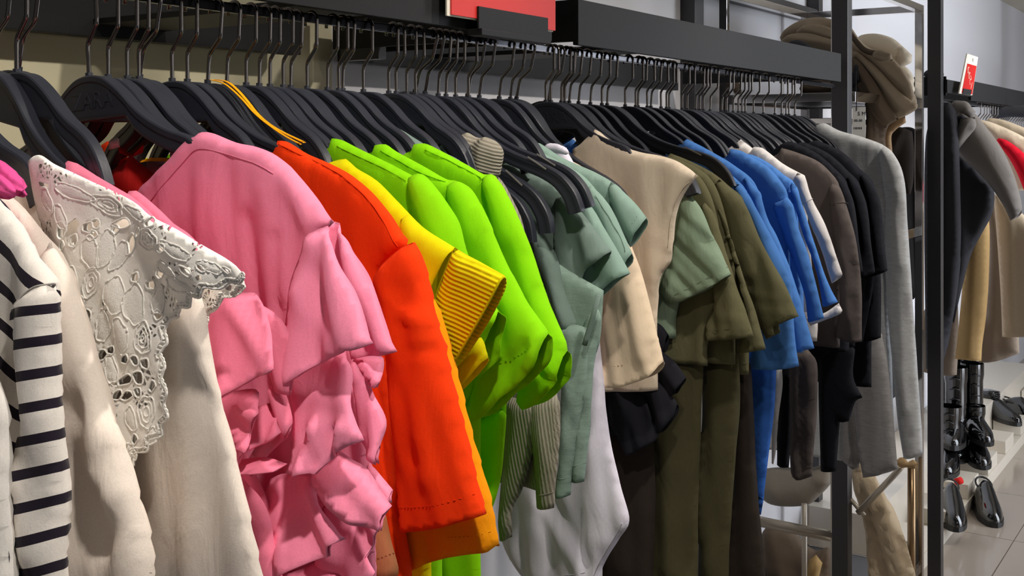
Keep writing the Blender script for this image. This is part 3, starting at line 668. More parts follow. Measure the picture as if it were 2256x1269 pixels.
# --- orange t-shirt
Y = .80; g = thing('t_shirt', 'bright orange t-shirt with elbow-length sleeves', 't-shirt', Y); hanger(Y, 'black hanger holding the orange t-shirt', logo=True)
bd = body('body', g, M_or, [(606,330),(612,310),(632,312),(680,340),(730,362),(778,388),(820,424),(862,474),(888,516),(908,536),(880,560),(838,606),(834,700),(850,800),(865,950),(880,1100),(905,1269)], Y, .045, -.58, depth=.012, r=.02, folds=[(700,400,780,560,3,24),(790,440,830,600,-4,16),(760,520,790,800,-3,20)], wave=(2.5,.06,4,.3), res=.006)
seam('shoulder_seam', g, sm(M_or), bd, [(625,318),(670,342),(722,366),(772,394),(815,432),(850,478),(872,520),(886,543)], .0009)
sl = cloth('sleeve', g, M_or, [(822,612),(836,592),(860,568),(886,545),(914,533),(928,560),(944,618),(962,696),(986,794),(1012,900),(1036,996),(1056,1080),(1070,1133),(1030,1142),(985,1153),(940,1161),(905,1163),(888,1155),(882,1090),(868,980),(856,880),(846,780),(834,690)], Y-.012, .020, .03, open_=[12,13,14,15,16],
     folds=[(870,600,900,1000,3,26),(935,700,960,1040,4,22),(905,640,935,1000,-3,22),(850,700,872,1000,-3,14),(900,690,945,705,2,9),(930,770,978,765,-2.5,8),(880,650,920,690,2,10),(890,880,930,960,2,20)], wave=(1.6,.05,18,.1), res=.0055)
seam('armhole_seam', g, sm(M_or), sl, [(823,612),(836,593),(860,569),(886,547),(912,535)], .0009)
seam('hem_stitching', g, sm(M_or), sl, [(886,1110),(920,1109),(965,1104),(1010,1096),(1057,1084)], .0007, dash=.0035)
# --- amber t-shirt
Y = .835; g = thing('t_shirt', 'amber yellow t-shirt showing as a thin edge behind the orange one', 't-shirt', Y); hanger(Y, 'black hanger with an amber ribbon strap along its arm')
body('body', g, M_amb, [(640,352),(700,372),(760,400),(830,460),(890,540),(900,640),(900,1000)], Y, .0, -.5, depth=.009, res=.011)
sl = cloth('sleeve', g, M_amb, [(880,545),(915,580),(946,640),(972,692),(1002,800),(1032,920),(1057,1010),(1086,1110),(1101,1197),(1090,1208),(1060,1212),(1030,1214),(990,1222),(940,1240),(900,1262),(880,1100),(880,800)], Y-.008, .018, .028, open_=[8,9,10,11,12,13], folds=[(1000,900,1060,1180,3,16),(930,900,960,1200,-3,20)], wave=(1.5,.05,18), res=.006)
seam('hem_stitching', g, sm(M_amb), sl, [(1012,1172),(1050,1172),(1094,1166)], .0007, dash=.0035)
V = []; Fc = []
for dx, wd in ((.0012,.0042),(-.0040,.0030)):
    top = [(x,z) for x, z in HT if x < .14]; P = smooth_line(top, 4); o_ = len(V)
    for (x,z) in P:
        lift = .0026+.0012*math.sin(x*60+dx*900)
        for q, dz in ((-wd/2,0),(wd/2,0),(wd/2,.0009),(-wd/2,.0009)): V.append((x-.004, Y+dx+q, z+lift+dz+E))
    for i in range(len(P)-1):
        for k in range(4): Fc.append((o_+i*4+k, o_+i*4+(k+1)%4, o_+(i+1)*4+(k+1)%4, o_+(i+1)*4+k))
    Fc.append((o_,o_+1,o_+2,o_+3)); e = o_+(len(P)-1)*4; Fc.append((e+3,e+2,e+1,e))
mesh_obj('ribbon_strap', V, Fc, fabric('amber satin ribbon', rgb(246,170,20), rough=.45, wr=0), g, True)
# --- yellow top with ribbed cuff
Y = .86; g = thing('yellow_shirt', 'chartreuse yellow top with wide ribbed cuffs', 'top', Y); hanger(Y, 'black hanger holding the yellow ribbed-cuff top')
body('body', g, M_yel, [(746,352),(762,350),(785,370),(830,398),(882,450),(940,508),(975,535),(960,640),(950,760),(950,1000)], Y, .03, -.5, depth=.011, folds=[(860,460,900,640,-3,20)], wave=(2,.06,4,.3), res=.008)
cloth('sleeve', g, M_yel, [(880,448),(940,506),(1003,546),(985,590),(965,640),(948,690),(920,690),(900,600)], Y-.006, .016, .022, open_=[2,3,4], folds=[(900,480,960,640,3,20),(930,540,955,650,-3,12)], res=.006)
a1 = Vector((on_y(1112,607,Y)[0]-on_y(1003,546,Y)[0], 0, on_y(1112,607,Y)[1]-on_y(1003,546,Y)[1])).normalized()
rd = (a1.z*.9, 0, -a1.x*.9)
rd = (-.30, 0, -.95)
M_yrib = fabric('yellow rib knit', rgb(222,210,8), rib=.0042, ribdir=rd, ribcol=rgb(204,194,0), wr=.1)
cf = cloth('ribbed_cuff', g, M_yrib, [(1002,545),(1055,575),(1112,607),(1102,640),(1072,698),(1036,758),(1002,812),(975,760),(947,692),(962,645),(984,590)], Y-.010, .011, .02, open_=[2,3,4,5], folds=[(1020,580,980,740,3,20)], res=.005)
seam('cuff_edge', g, sm(M_yel), cf, [(1111,609),(1101,640),(1071,698),(1035,758),(1002,810)], .0016)
seam('cuff_seam', g, sm(M_yel), cf, [(1001,548),(983,592),(962,646),(949,690)], .0008)
cloth('cuff_underside', g, M_yel, [(1000,800),(1030,770),(1055,735),(1070,760),(1076,788),(1050,820),(1010,862),(1000,840)], Y+.012, .010, .012, open_=[4,5,6], folds=[(1010,820,1065,770,4,8)], res=.005)
# --- lime t-shirts
def lime(lbl, hl, Y, bd_px, seam_px, sl_px, sl_open, sl_folds, hem_px, extra=()):
    g = thing('t_shirt', lbl, 't-shirt', Y); hanger(Y, hl)
    bd = body('body', g, M_lime, bd_px, Y, .035, -.58, depth=.012, r=.02, folds=[(bd_px[3][0],bd_px[3][1]+20,bd_px[3][0]+60,bd_px[3][1]+260,3,24)], wave=(2,.06,4,.3), res=.0065)
    seam('shoulder_seam', g, sm(M_lime), bd, seam_px, .0008)
    sl = cloth('sleeve', g, M_lime, sl_px, Y-.008, .018, .026, open_=sl_open, folds=sl_folds, wave=(1.6,.05,16,.1), res=.006)
    if hem_px: seam('hem_stitching', g, sm(M_lime), sl, hem_px, .0006, dash=.0035)
    return g, sl
g, sl = lime('lime green t-shirt nearest the yellow top, first of the three lime ones', 'black hanger holding the nearest lime t-shirt', .905,
     [(726,316),(731,305),(752,308),(780,322),(850,356),(908,386),(930,392),(955,440),(960,560),(970,800)], [(752,322),(800,345),(850,368),(905,398)],
     [(900,392),(916,384),(936,384),(960,410),(988,450),(1012,492),(1027,548),(1045,600),(1075,650),(1102,684),(1106,702),(1095,722),(1085,750),(1078,790),(1050,826),(1012,846),(980,800),(950,700),(920,560)], [9,10,11,12,13,14],
     [(930,400,1000,560,4,22),(1000,600,1060,760,4,18),(1060,680,1070,800,-5,10),(1095,690,1060,780,3,8)], None)
g, sl = lime('lime green t-shirt in the middle of the three lime ones', 'black hanger holding the middle lime t-shirt', .955,
     [(820,334),(825,320),(850,318),(874,334),(940,370),(984,395),(1012,402),(1040,440),(1050,560),(1060,800),(1060,1000)], [(848,332),(880,350),(930,378),(988,402)],
     [(985,410),(1000,400),(1018,401),(1042,418),(1070,470),(1110,560),(1150,640),(1190,706),(1207,735),(1203,770),(1196,800),(1160,840),(1120,872),(1075,915),(1034,929),(1026,900),(1040,850),(1020,700),(990,540)], [8,9,10,11,12,13],
     [(1020,420,1110,660,4,24),(1060,560,1140,780,-3,30),(1150,680,1100,840,3,24),(1196,740,1178,800,6,8),(1172,760,1080,870,-4,10)], [(1075,815),(1120,795),(1165,775),(1200,748)])
g, sl = lime('lime green t-shirt farthest along, beside the grey sage garments', 'black hanger holding the farthest lime t-shirt', 1.015,
     [(906,332),(911,318),(935,316),(960,326),(1030,364),(1066,384),(1090,388),(1120,440),(1120,640),(1118,880),(1113,960),(1100,1060),(1075,1140),(1050,1210),(1030,1300)], [(945,330),(980,346),(1025,370),(1070,394)],
     [(1062,395),(1076,384),(1094,388),(1122,432),(1150,490),(1176,560),(1202,640),(1226,702),(1246,748),(1251,772),(1240,835),(1215,866),(1192,888),(1165,898),(1138,872),(1150,820),(1130,700),(1090,540)], [9,10,11,12,13],
     [(1090,410,1160,640,4,24),(1130,560,1190,780,-4,24),(1200,680,1225,820,4,18),(1180,800,1240,840,-6,9)], [(1185,802),(1215,790),(1248,762)])
cloth('lower_body', g, M_lime, [(1030,925),(1075,915),(1118,880),(1113,960),(1102,1060),(1075,1145),(1050,1212),(1030,1300),(900,1300),(920,1250),(1000,1160),(1040,1060)], 1.0, .010, .02, open_=[7], folds=[(1040,960,1030,1200,4,16),(1085,920,1070,1100,-3,16)], res=.007)
# --- grey-sage strip
Y = 1.045; g = thing('sage_shirt', 'grey sage top whose back neckline shows as a thin band behind the lime t-shirts', 'top', Y); hanger(Y)
cloth('body', g, M_sageD, [(842,280),(852,274),(884,286),(940,320),(1000,346),(1022,362),(1060,420),(1080,560),(1080,820),(880,820),(820,560),(790,330)], Y, .010, .014, open_=[8], res=.009)
# --- taupe ribbed roll-neck
Y = 1.165; g = thing('rib_knit_shirt', 'taupe ribbed roll-neck knit with the collar folded over', 'knit top', Y); hanger(Y, 'black hanger under the taupe roll-neck')
cl = cloth('roll_collar', g, M_taupeC, [(1008,330),(1013,300),(1030,292),(1052,304),(1074,302),(1098,316),(1106,338),(1098,388),(1076,380),(1040,362),(1012,345)], Y-.012, .022, .02, open_=[7,8,9], folds=[(1052,304,1048,362,-3,6),(1075,306,1072,378,3,9)], res=.004)
body('body', g, M_taupe, [(1030,360),(1090,382),(1130,440),(1170,560),(1190,700),(1225,870),(1220,1000),(1205,1080)], Y, .04, -.42, depth=.010, wave=(2.5,.04,4), res=.009)
s1 = cloth('sleeve', g, M_taupe, [(1115,870),(1150,880),(1184,884),(1172,1000),(1150,1080),(1132,1120),(1128,1178),(1114,1189),(1100,1186),(1097,1150),(1104,1060),(1112,960)], Y-.024, .012, .018, open_=[6,7], folds=[(1150,890,1118,1150,4,12)], res=.006)
s2 = cloth('sleeve', g, M_taupe, [(1165,880),(1200,870),(1232,856),(1234,960),(1224,1060),(1221,1119),(1200,1119),(1182,1117),(1176,1020),(1166,950)], Y-.020, .012, .018, open_=[5,6], folds=[(1195,890,1205,1100,3,12),(1218,880,1214,1100,-3,8)], res=.006)
seam('cuff_band', g, sm(M_taupe), s2, [(1184,1084),(1200,1086),(1221,1084)], .0008)
# --- four bare hangers drooping in front of the sage tops
BH = 'black hanger %s, its arm bare and drooping before the sage tops'
for y, t, w_ in ((1.214,17,'lowest of four'),(1.228,13,'second lowest of four'),(1.242,5,'third lowest of four'),(1.257,3.5,'highest of four')): hanger(y, BH % w_, tilt=t, clip=True)
# --- sage garments
def sage(name, lbl, cat, Y, m, bd_px, sl_px, sl_open, folds, hl=None, tilt=0, hem=-.2, drop=.03):
    g = thing(name, lbl, cat, Y)
    if hl is not False: hanger(Y, hl, tilt=tilt)
    body('body', g, m, bd_px, Y, drop, hem, depth=.011, r=.018, wave=(2,.06,4,.3), res=.0085)
    sl = cloth('sleeve', g, m, sl_px, Y-.008, .016, .022, open_=sl_open, folds=folds, wave=(1.8,.045,16,.1), res=.006)
    return g, sl
sage('sage_shirt', 'dark sage top with its narrow sleeve hanging straight, nearest of the sage group', 'top', 1.262, M_sageD, [(1075,400),(1130,430),(1175,500),(1190,620),(1200,800)],
     [(1150,470),(1186,500),(1226,560),(1245,640),(1273,716),(1250,726),(1235,722),(1215,660),(1190,600)], [4,5], [(1200,540,1250,700,3,12)], False)
g, sl = sage('sage_shirt', 'dusky sage short-sleeved top under two drooping bare hangers', 'top', 1.284, M_sageD, [(1100,362),(1135,366),(1190,388),(1240,416),(1270,460),(1245,560),(1236,690)],
     [(1225,412),(1262,440),(1300,490),(1325,525),(1347,553),(1326,575),(1298,597),(1284,640),(1266,699),(1240,660),(1220,560)], [4,5,6,7], [(1250,450,1310,560,4,16),(1280,500,1270,640,-4,14),(1320,560,1290,590,3,8)], False)
g, sl = sage('sage_shirt', 'sage top with a boxy sleeve whose hem folds back, behind the drooping hangers', 'top', 1.305, M_sage, [(1138,338),(1150,326),(1175,334),(1230,372),(1290,430),(1312,500),(1284,600),(1270,690)],
     [(1270,412),(1310,465),(1350,530),(1388,602),(1354,621),(1316,656),(1268,700),(1262,620),(1290,560)], [3,4,5], [(1320,500,1350,600,3,14),(1330,560,1290,670,-4,12),(1300,560,1280,660,3,12)], False)
g, sl = sage('sage_shirt', 'pale sage top with a double-stitched edge, second from the end of the sage group', 'top', 1.325, M_sage, [(1150,330),(1180,330),(1240,360),(1290,392),(1335,448),(1316,540),(1296,640)],
     [(1285,390),(1342,450),(1382,530),(1394,558),(1385,580),(1370,600),(1340,560),(1310,480)], [3,4], [(1330,450,1380,560,3,10)])
seam('edge_seam', g, sm(M_sage), sl, [(1318,430),(1345,468),(1372,520),(1386,552)], .0008)
g, sl = sage('sage_shirt', 'clear sage green tee with a rounded shoulder, last of the sage group', 't-shirt', 1.35, M_sage, [(1160,324),(1166,312),(1190,316),(1240,348),(1312,380),(1360,410),(1370,440),(1335,540),(1300,640)],
     [(1335,394),(1362,410),(1400,448),(1424,480),(1418,497),(1404,520),(1390,545),(1360,500),(1345,450)], [3,4,5], [(1370,430,1400,510,3,12)], 'black hanger holding the clear sage tee')
hanger(1.457, 'black hanger with its bare curved tip just behind the clear sage tee', tilt=13.5, narrow=False)
seam('hem_stitching', g, sm(M_sage), sl, [(1382,538),(1396,508),(1412,472)], .0005, dash=.003)
Y = 1.29; g = thing('sage_cardigan', 'thin sage linen top with two long sleeves dangling below the others', 'cardigan', Y)
M_sageL = fabric('sage linen knit', rgb(128,150,138), weave=.5, wr=.4, heather=.06)
cloth('body', g, M_sageL, [(1200,560),(1260,600),(1330,640),(1320,760),(1290,820),(1240,820),(1210,700)], Y-.028, .008, .014, open_=[4], folds=[(1250,620,1260,800,3,10)], res=.008)
s1 = cloth('sleeve', g, M_sageL, [(1232,720),(1268,715),(1296,724),(1292,830),(1278,940),(1262,1040),(1256,1091),(1240,1095),(1224,1092),(1230,1000),(1236,860)], Y-.044, .012, .016, open_=[6,7], folds=[(1265,740,1242,1080,3,10),(1282,760,1270,900,-3,6)], wave=(1.5,.04,20), res=.006)
s2 = cloth('sleeve', g, M_sageL, [(1284,720),(1312,668),(1325,700),(1310,800),(1305,880),(1296,980),(1289,1060),(1272,1061),(1255,1058),(1268,940),(1280,830)], Y-.034, .012, .016, open_=[6,7], folds=[(1298,760,1278,1040,3,10)], wave=(1.5,.04,20), res=.006)
seam('cuff_seam', g, sm(M_sageL), s1, [(1227,1050),(1244,1052),(1260,1048)], .0008); seam('cuff_seam', g, sm(M_sageL), s2, [(1258,1020),(1275,1022),(1292,1018)], .0008)
tube('drawstring', [(on_y(px,py,Y-.06)[0], Y-.06, on_y(px,py,Y-.06)[1]+E) for px,py in ((1318,650),(1306,700),(1292,745),(1288,760))], .0035, M_sageD, g)
# --- white bodysuit
Y = 1.40; g = thing('bodysuit', 'lilac white bodysuit with high-cut legs hanging low', 'bodysuit', Y); hanger(Y, tilt=9)
bd = cloth('body', g, M_lilac, [(1190,330),(1205,316),(1225,318),(1250,334),(1290,430),(1310,640),(1330,840),(1342,950),(1366,1060),(1387,1146),(1362,1190),(1330,1245),(1316,1300),(1190,1310),(1150,1270),(1112,1210),(1098,1150),(1110,1000),(1120,700),(1130,420)], Y, .014, .025, open_=[2], folds=[(1200,1110,1290,1260,4,14),(1230,1090,1300,1230,-4,12),(1180,1090,1190,1260,3,12),(1310,900,1330,1180,4,24),(1150,1100,1160,1250,-3,12),(1290,1040,1296,1260,-4,8)], wave=(1.5,.05,8), res=.007)
seam('leg_hem', g, sm(M_lilac), bd, [(1378,1148),(1354,1188),(1324,1240),(1308,1290)], .0008)
seam('crotch_seam', g, sm(M_lilac), bd, [(1200,1268),(1250,1262),(1296,1256)], .0008)
cloth('neck_facing', g, M_lilac, [(1192,332),(1206,318),(1228,318),(1250,330),(1256,342),(1235,338),(1210,334)], Y-.016, .004, .006, res=.004)
# --- sand tee, beige sleeveless
Y = 1.43; g = thing('t_shirt', 'sand coloured tee whose open short sleeve shows its inside', 't-shirt', Y); hanger(Y, tilt=9)
body('body', g, M_sand, [(1250,350),(1290,372),(1340,420),(1380,520),(1370,640),(1330,760),(1320,840)], Y, .03, -.36, depth=.010, res=.010)
sl = cloth('sleeve', g, M_sand, [(1360,470),(1388,530),(1416,610),(1438,700),(1454,765),(1461,796),(1442,824),(1400,842),(1360,850),(1328,847),(1312,838),(1312,790),(1322,720),(1345,620),(1352,540)], Y-.010, .020, .024, open_=[5,6,7,8,9], folds=[(1385,560,1420,780,4,16),(1345,650,1335,800,-4,14),(1440,760,1446,800,-3,8)], wave=(1.5,.05,14), res=.0055)
seam('hem_stitching', g, sm(M_sand), sl, [(1314,795),(1335,800),(1370,802),(1410,790),(1452,762)], .0006, dash=.003)
Y = 1.51; g = thing('sleeveless_shirt', 'beige sleeveless shirt with a wide boat neck and cap shoulders', 'top', Y); hanger(Y, 'black hanger holding the beige sleeveless shirt', logo=True)
bd = cloth('body', g, M_beige, [(1304,296),(1310,285),(1322,291),(1340,306),(1375,324),(1415,336),(1450,342),(1490,354),(1520,372),(1537,388),(1518,412),(1500,446),(1489,490),(1484,545),(1478,578),(1460,606),(1452,650),(1449,720),(1448,860),(1180,860),(1180,560),(1230,430),(1262,336),(1285,318)], Y, .012, .018, open_=[18,22,23], folds=[(1340,330,1380,560,-2.5,24),(1420,360,1440,600,3,22),(1500,380,1460,520,3,18),(1330,420,1300,700,2.5,24),(1482,540,1450,640,4,8),(1470,560,1440,680,-3,8)], wave=(1.6,.06,6,.2), res=.006)
seam('armhole_seam', g, sm(M_beige), bd, [(1530,392),(1510,414),(1493,448),(1482,492),(1477,545)], .0007)
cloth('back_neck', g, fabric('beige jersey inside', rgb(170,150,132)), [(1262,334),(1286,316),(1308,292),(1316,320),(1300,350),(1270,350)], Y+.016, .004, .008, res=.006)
# --- black ruffled skirt piece
Y = 1.545; g = thing('ruffled_blouse', 'black top with stiff tiered ruffles hanging below the sand sleeve', 'top', Y); hanger(Y)
body('body', g, M_blkR, [(1320,340),(1370,380),(1420,500),(1430,700),(1440,900)], Y, .05, -.45, depth=.008, res=.012)
for pts, op, fo, dy in [([(1340,850),(1390,840),(1420,870),(1450,950),(1448,968),(1420,985),(1385,1003),(1360,960),(1340,920)],[4,5,6],[(1370,860,1420,980,7,14),(1400,850,1440,950,-5,10)],-.03),
        ([(1395,850),(1430,820),(1470,860),(1490,890),(1487,915),(1462,950),(1450,955),(1420,900)],[3,4,5],[(1430,830,1470,930,6,12)],-.022),
        ([(1430,800),(1455,770),(1490,800),(1510,832),(1506,842),(1488,868),(1470,870),(1445,840)],[3,4,5],[(1455,790,1495,850,6,10)],-.016),
        ([(1435,708),(1455,714),(1472,735),(1465,770),(1440,800),(1430,760)],[2,3],[(1450,720,1455,780,4,8)],-.012)]:
    cloth('ruffle', g, M_blkR, pts, Y+dy, .010, .016, open_=op, folds=fo, res=.005, wave=(2,.04,10,.05))
# --- leaf sage tee
Y = 1.58; g = thing('t_shirt', 'leaf sage tee with a crumpled wide sleeve behind the beige sleeveless shirt', 't-shirt', Y); hanger(Y); hanger(1.574, 'black hanger with a bare tip above the leaf sage sleeve', tilt=2.5, narrow=False)
hanger(1.562, 'black hanger with a bare tip nearest the beige sleeveless shirt', tilt=2, narrow=False)
body('body', g, M_sageG, [(1400,350),(1450,366),(1500,400),(1530,450),(1520,560),(1490,700)], Y, .04, -.30, depth=.009, res=.010)
sl = cloth('sleeve', g, M_sageG, [(1500,440),(1522,430),(1546,462),(1572,520),(1592,565),(1611,604),(1585,622),(1550,641),(1515,657),(1484,671),(1466,660),(1450,640),(1460,610),(1482,550)], Y-.010, .017, .022, open_=[5,6,7,8], folds=[(1510,500,1580,580,3,12),(1500,560,1560,630,-3,14),(1490,600,1480,660,4,10),(1530,480,1550,560,2,10)], wave=(2.2,.035,50,.06), res=.0055)
seam('hem_stitching', g, sm(M_sageG), sl, [(1478,655),(1510,640),(1550,620),(1604,588)], .0005, dash=.003)
# --- olive tees and long trousers
def tee(lbl, Y, m, bd_px, sl_px, op, folds, hem=-.5, hl=None, tilt=0, hanger_=True, name='t_shirt', cat='t-shirt', hempx=None, res=.0065, drop=.04):
    g = thing(name, lbl, cat, Y)
    if hanger_: hanger(Y, hl, tilt=tilt, narrow=None if not (hl and 'bare' in hl) else False)
    b_ = body('body', g, m, bd_px, Y, drop, hem, depth=.011, r=.018, wave=(2,.06,4,.3), res=.009)
    s_ = cloth('sleeve', g, m, sl_px, Y-.008, .017, .022, open_=op, folds=folds, wave=(1.8,.045,16,.1), res=res)
    if hempx: seam('hem_stitching', g, sm(m), s_, hempx, .0006, dash=.0035)
    return g, s_
tee('olive tee with the shortest sleeve of the three olive ones', 1.60, M_olive, [(1440,345),(1500,362),(1550,400),(1580,480),(1590,600),(1560,760)],
    [(1540,430),(1572,470),(1602,560),(1626,640),(1646,692),(1661,741),(1630,744),(1600,746),(1553,750),(1553,720),(1572,660),(1560,560)], [5,6,7], [(1590,560,1630,720,4,14),(1600,640,1570,740,-4,12),(1570,690,1640,700,2,10)], -.34, hempx=[(1556,728),(1600,724),(1652,716)])
tee('olive tee with a creased sleeve, middle of the three olive ones', 1.63, M_olive, [(1450,344),(1520,362),(1570,400),(1600,480),(1620,600),(1620,760)],
    [(1575,440),(1602,500),(1640,610),(1668,690),(1689,768),(1660,773),(1628,778),(1632,740),(1645,700),(1620,600)], [4,5], [(1640,640,1670,760,4,10)], -.34)
g, sl = tee('olive tee with the broadest sleeve, in front of the blue tees', 1.665, M_olive, [(1470,345),(1478,338),(1514,352),(1566,378),(1604,408),(1640,446),(1640,600),(1650,740)],
    [(1570,385),(1604,409),(1638,444),(1672,520),(1700,572),(1727,622),(1760,697),(1735,706),(1708,718),(1711,736),(1688,748),(1664,700),(1630,620),(1600,520)], [6,7,8,9], [(1600,430,1660,600,4,20),(1650,560,1700,700,4,16),(1660,620,1640,700,-5,12),(1650,640,1710,655,2.5,8),(1690,680,1735,690,2,7)], -.36, None, 0, hempx=[(1692,722),(1720,705),(1752,686)])
hanger(1.692, 'black hanger with its bare arm lying across the blue tees', tilt=.5, clip=True)
def trousers(lbl, Y, m, pts, folds, name='trousers'):
    g = thing(name, lbl, 'trousers', Y)
    cloth('leg', g, m, pts, Y, .018, .03, open_=[len(pts)-2], folds=folds, wave=(2,.06,6), res=.011); return g
trousers('olive green trousers hanging to the floor below the leaf sage tee', 1.61, M_oliveD, [(1480,690),(1552,640),(1550,800),(1545,950),(1538,1100),(1536,1290),(1530,1480),(1400,1480),(1425,1200),(1440,1000),(1470,820)], [(1500,760,1480,1250,6,18),(1530,800,1520,1250,-5,12),(1460,900,1440,1250,-4,14)])
trousers('olive trousers with a slanted side seam, beside the dark brown ones', 1.65, M_oliveD, [(1548,760),(1626,780),(1630,860),(1622,1000),(1612,1140),(1604,1290),(1600,1480),(1530,1480),(1540,1200),(1545,950)], [(1590,800,1570,1250,5,14),(1615,950,1560,1200,-3,8)])
trousers('dark brown trousers beside the blue trouser tip', 1.69, M_brownD, [(1620,790),(1652,780),(1660,900),(1668,1050),(1680,1180),(1690,1290),(1700,1480),(1600,1480),(1612,1100)], [(1640,820,1655,1250,5,10)])
trousers('black brown trousers in the shade below the black ruffles', 1.56, M_brownD, [(1330,950),(1440,940),(1445,1100),(1440,1290),(1440,1480),(1330,1480),(1340,1150)], [(1390,1000,1385,1250,6,20)])
# --- blue tees
g, sl = tee('blue tee with the longest sleeve, nearest of the blue tees', 1.72, M_blue, [(1478,334),(1484,322),(1506,326),(1560,350),(1610,384),(1650,432),(1660,560),(1650,760)],
    [(1610,384),(1652,432),(1690,500),(1718,560),(1738,610),(1744,660),(1750,730),(1761,806),(1720,812),(1690,812),(1646,810),(1660,760),(1690,700),(1670,600),(1630,480)], [7,8,9], [(1660,460,1720,620,4,16),(1735,620,1720,790,-4,12),(1690,720,1680,800,4,12)], -.36, hempx=[(1652,788),(1700,790),(1757,784)])
tee('blue tee with a square cap shoulder, second of the blue tees', 1.775, M_blue, [(1506,312),(1514,306),(1560,330),(1620,366),(1668,412),(1690,520),(1700,720)],
    [(1630,376),(1660,408),(1674,424),(1690,475),(1712,520),(1742,600),(1768,680),(1793,768),(1770,770),(1743,770),(1735,700),(1710,600),(1670,500)], [7,8], [(1690,500,1750,700,4,12),(1674,428,1660,450,-4,6)], -.36)
g, sl = tee('bright blue crew-neck tee with a dropped shoulder seam', 1.83, M_blue, [(1600,345),(1609,328),(1632,332),(1660,348),(1690,366),(1716,394),(1736,430),(1740,560),(1740,700)],
    [(1700,450),(1735,434),(1748,450),(1760,500),(1785,570),(1800,630),(1817,701),(1798,706),(1780,710),(1770,640),(1740,560)], [6,7], [(1740,450,1780,640,4,12)], -.36)
seam('armhole_seam', g, sm(M_blue), sl, [(1704,450),(1720,440),(1736,436)], .0009)
tee('blue tee with a flat cap sleeve, farthest of the blue tees', 1.89, M_blue, [(1640,340),(1660,342),(1692,358),(1726,384),(1752,408),(1760,520),(1770,660)],
    [(1735,395),(1756,412),(1762,430),(1790,520),(1816,600),(1832,640),(1846,665),(1830,672),(1814,676),(1800,600),(1765,500)], [6,7], [(1765,440,1820,640,3,10)], -.36)
g = thing('trousers', 'blue trousers tapering to a point below the blue tees', 'trousers', 1.75)
cloth('leg', g, M_blueD, [(1648,790),(1712,780),(1706,900),(1694,1000),(1684,1090),(1672,1155),(1664,1060),(1656,930)], 1.75, .016, .025, folds=[(1690,820,1680,1080,4,8),(1668,820,1672,1060,-5,8)], res=.008)
# --- white, brown, black, grey
g, sl = tee('white tee with a dropped sleeve between the blue and grey brown tees', 1.955, M_wt, [(1652,336),(1660,324),(1680,326),(1724,360),(1760,380),(1772,386),(1780,500),(1790,620)],
    [(1745,375),(1773,387),(1792,442),(1822,500),(1846,570),(1857,603),(1846,614),(1832,624),(1812,560),(1780,480)], [5,6], [(1780,420,1830,560,3,12),(1800,520,1840,590,-3,8)], -.30)
seam('armhole_seam', g, sm(M_wt), sl, [(1762,455),(1780,445),(1792,437)], .0008)
g = thing('white_shirt', 'white top with only its neckline and lower hem showing', 'top', 2.01); hanger(2.01)
body('body', g, M_wt, [(1622,316),(1632,307),(1652,322),(1690,352),(1740,400),(1760,560),(1800,700)], 2.01, .03, -.36, depth=.009, res=.011)
cloth('hem_edge', g, M_wt, [(1775,700),(1815,690),(1848,668),(1856,684),(1850,692),(1820,704),(1785,718)], 1.985, .008, .012, open_=[3,4,5], res=.006)
cloth('lower_edge', g, M_wt, [(1700,800),(1722,800),(1724,850),(1715,920),(1708,1000),(1700,1040),(1700,920)], 1.99, .008, .012, res=.008)
g, sl = tee('grey brown tee with a seam across its dropped shoulder', 2.08, M_brown, [(1712,340),(1722,326),(1750,334),(1796,352),(1826,376),(1850,412),(1850,560),(1850,730)],
    [(1822,400),(1850,412),(1866,456),(1882,512),(1892,566),(1898,650),(1899,752),(1872,752),(1840,738),(1850,640),(1838,520)], [6,7], [(1850,460,1880,640,3,12),(1880,580,1888,740,-4,6),(1850,600,1875,700,3,10)], -.38, hl='black hanger holding the grey brown tee')
seam('armhole_seam', g, sm(M_brown), sl, [(1836,452),(1855,446),(1872,450),(1884,462)], .001)
for i, (pts, Yk) in enumerate((([(1738,776),(1780,770),(1800,800),(1800,900),(1792,1000),(1788,1050),(1760,1054),(1742,1040),(1740,900)], 2.04), ([(1712,790),(1745,780),(1745,900),(1738,1030),(1712,1024)], 2.06))):
    g = thing('leggings', ('grey brown leggings hanging below the white hem','dark grey leggings at the side of the blue trousers')[i], 'trousers', Yk)
    cloth('leg', g, M_brown if i == 0 else M_blk, pts, Yk, .016, .022, open_=[5,6] if i == 0 else [3], folds=[(1770,790,1772,1040,-6,7)] if i == 0 else [], wave=(1.5,.05,20), res=.009)
for i, (Yk, hx, hy, lbl) in enumerate(((2.15,0,0,'black tee nearest the grey brown one, with a bare hanger tip'),(2.21,28,2,'black tee in the middle of the three black ones'),(2.27,58,-2,'black tee farthest along, against the grey sweater'))):
    bp = [(1735+hx,312+hy),(1760+hx,318+hy),(1800+hx,338+hy),(1840+hx*.9,372+hy),(1868+hx,410+hy),(1870+hx,600),(1870+hx*.5,760)]
    sp = [(1835+hx,372+hy),(1866+hx,408+hy),(1882+hx,450+hy),(1893+hx*.95,530+hy),(1902+hx*.93,598+hy),(1880+hx*.9,608+hy),(1862+hx*.9,612+hy),(1860+hx,520)]
    tee(lbl, Yk, M_blk, bp, sp, [4,5], [(1870+hx,430,1885+hx,580,3,8)], -.40, tilt=2)
g = thing('long_shirt', 'black long top whose sleeve end hangs beside the grey sweater', 'top', 2.33); hanger(2.33)
body('body', g, M_blk, [(1800,318),(1850,342),(1900,390),(1930,470),(1925,620),(1920,760)], 2.33, .04, -.50, depth=.01, res=.012)
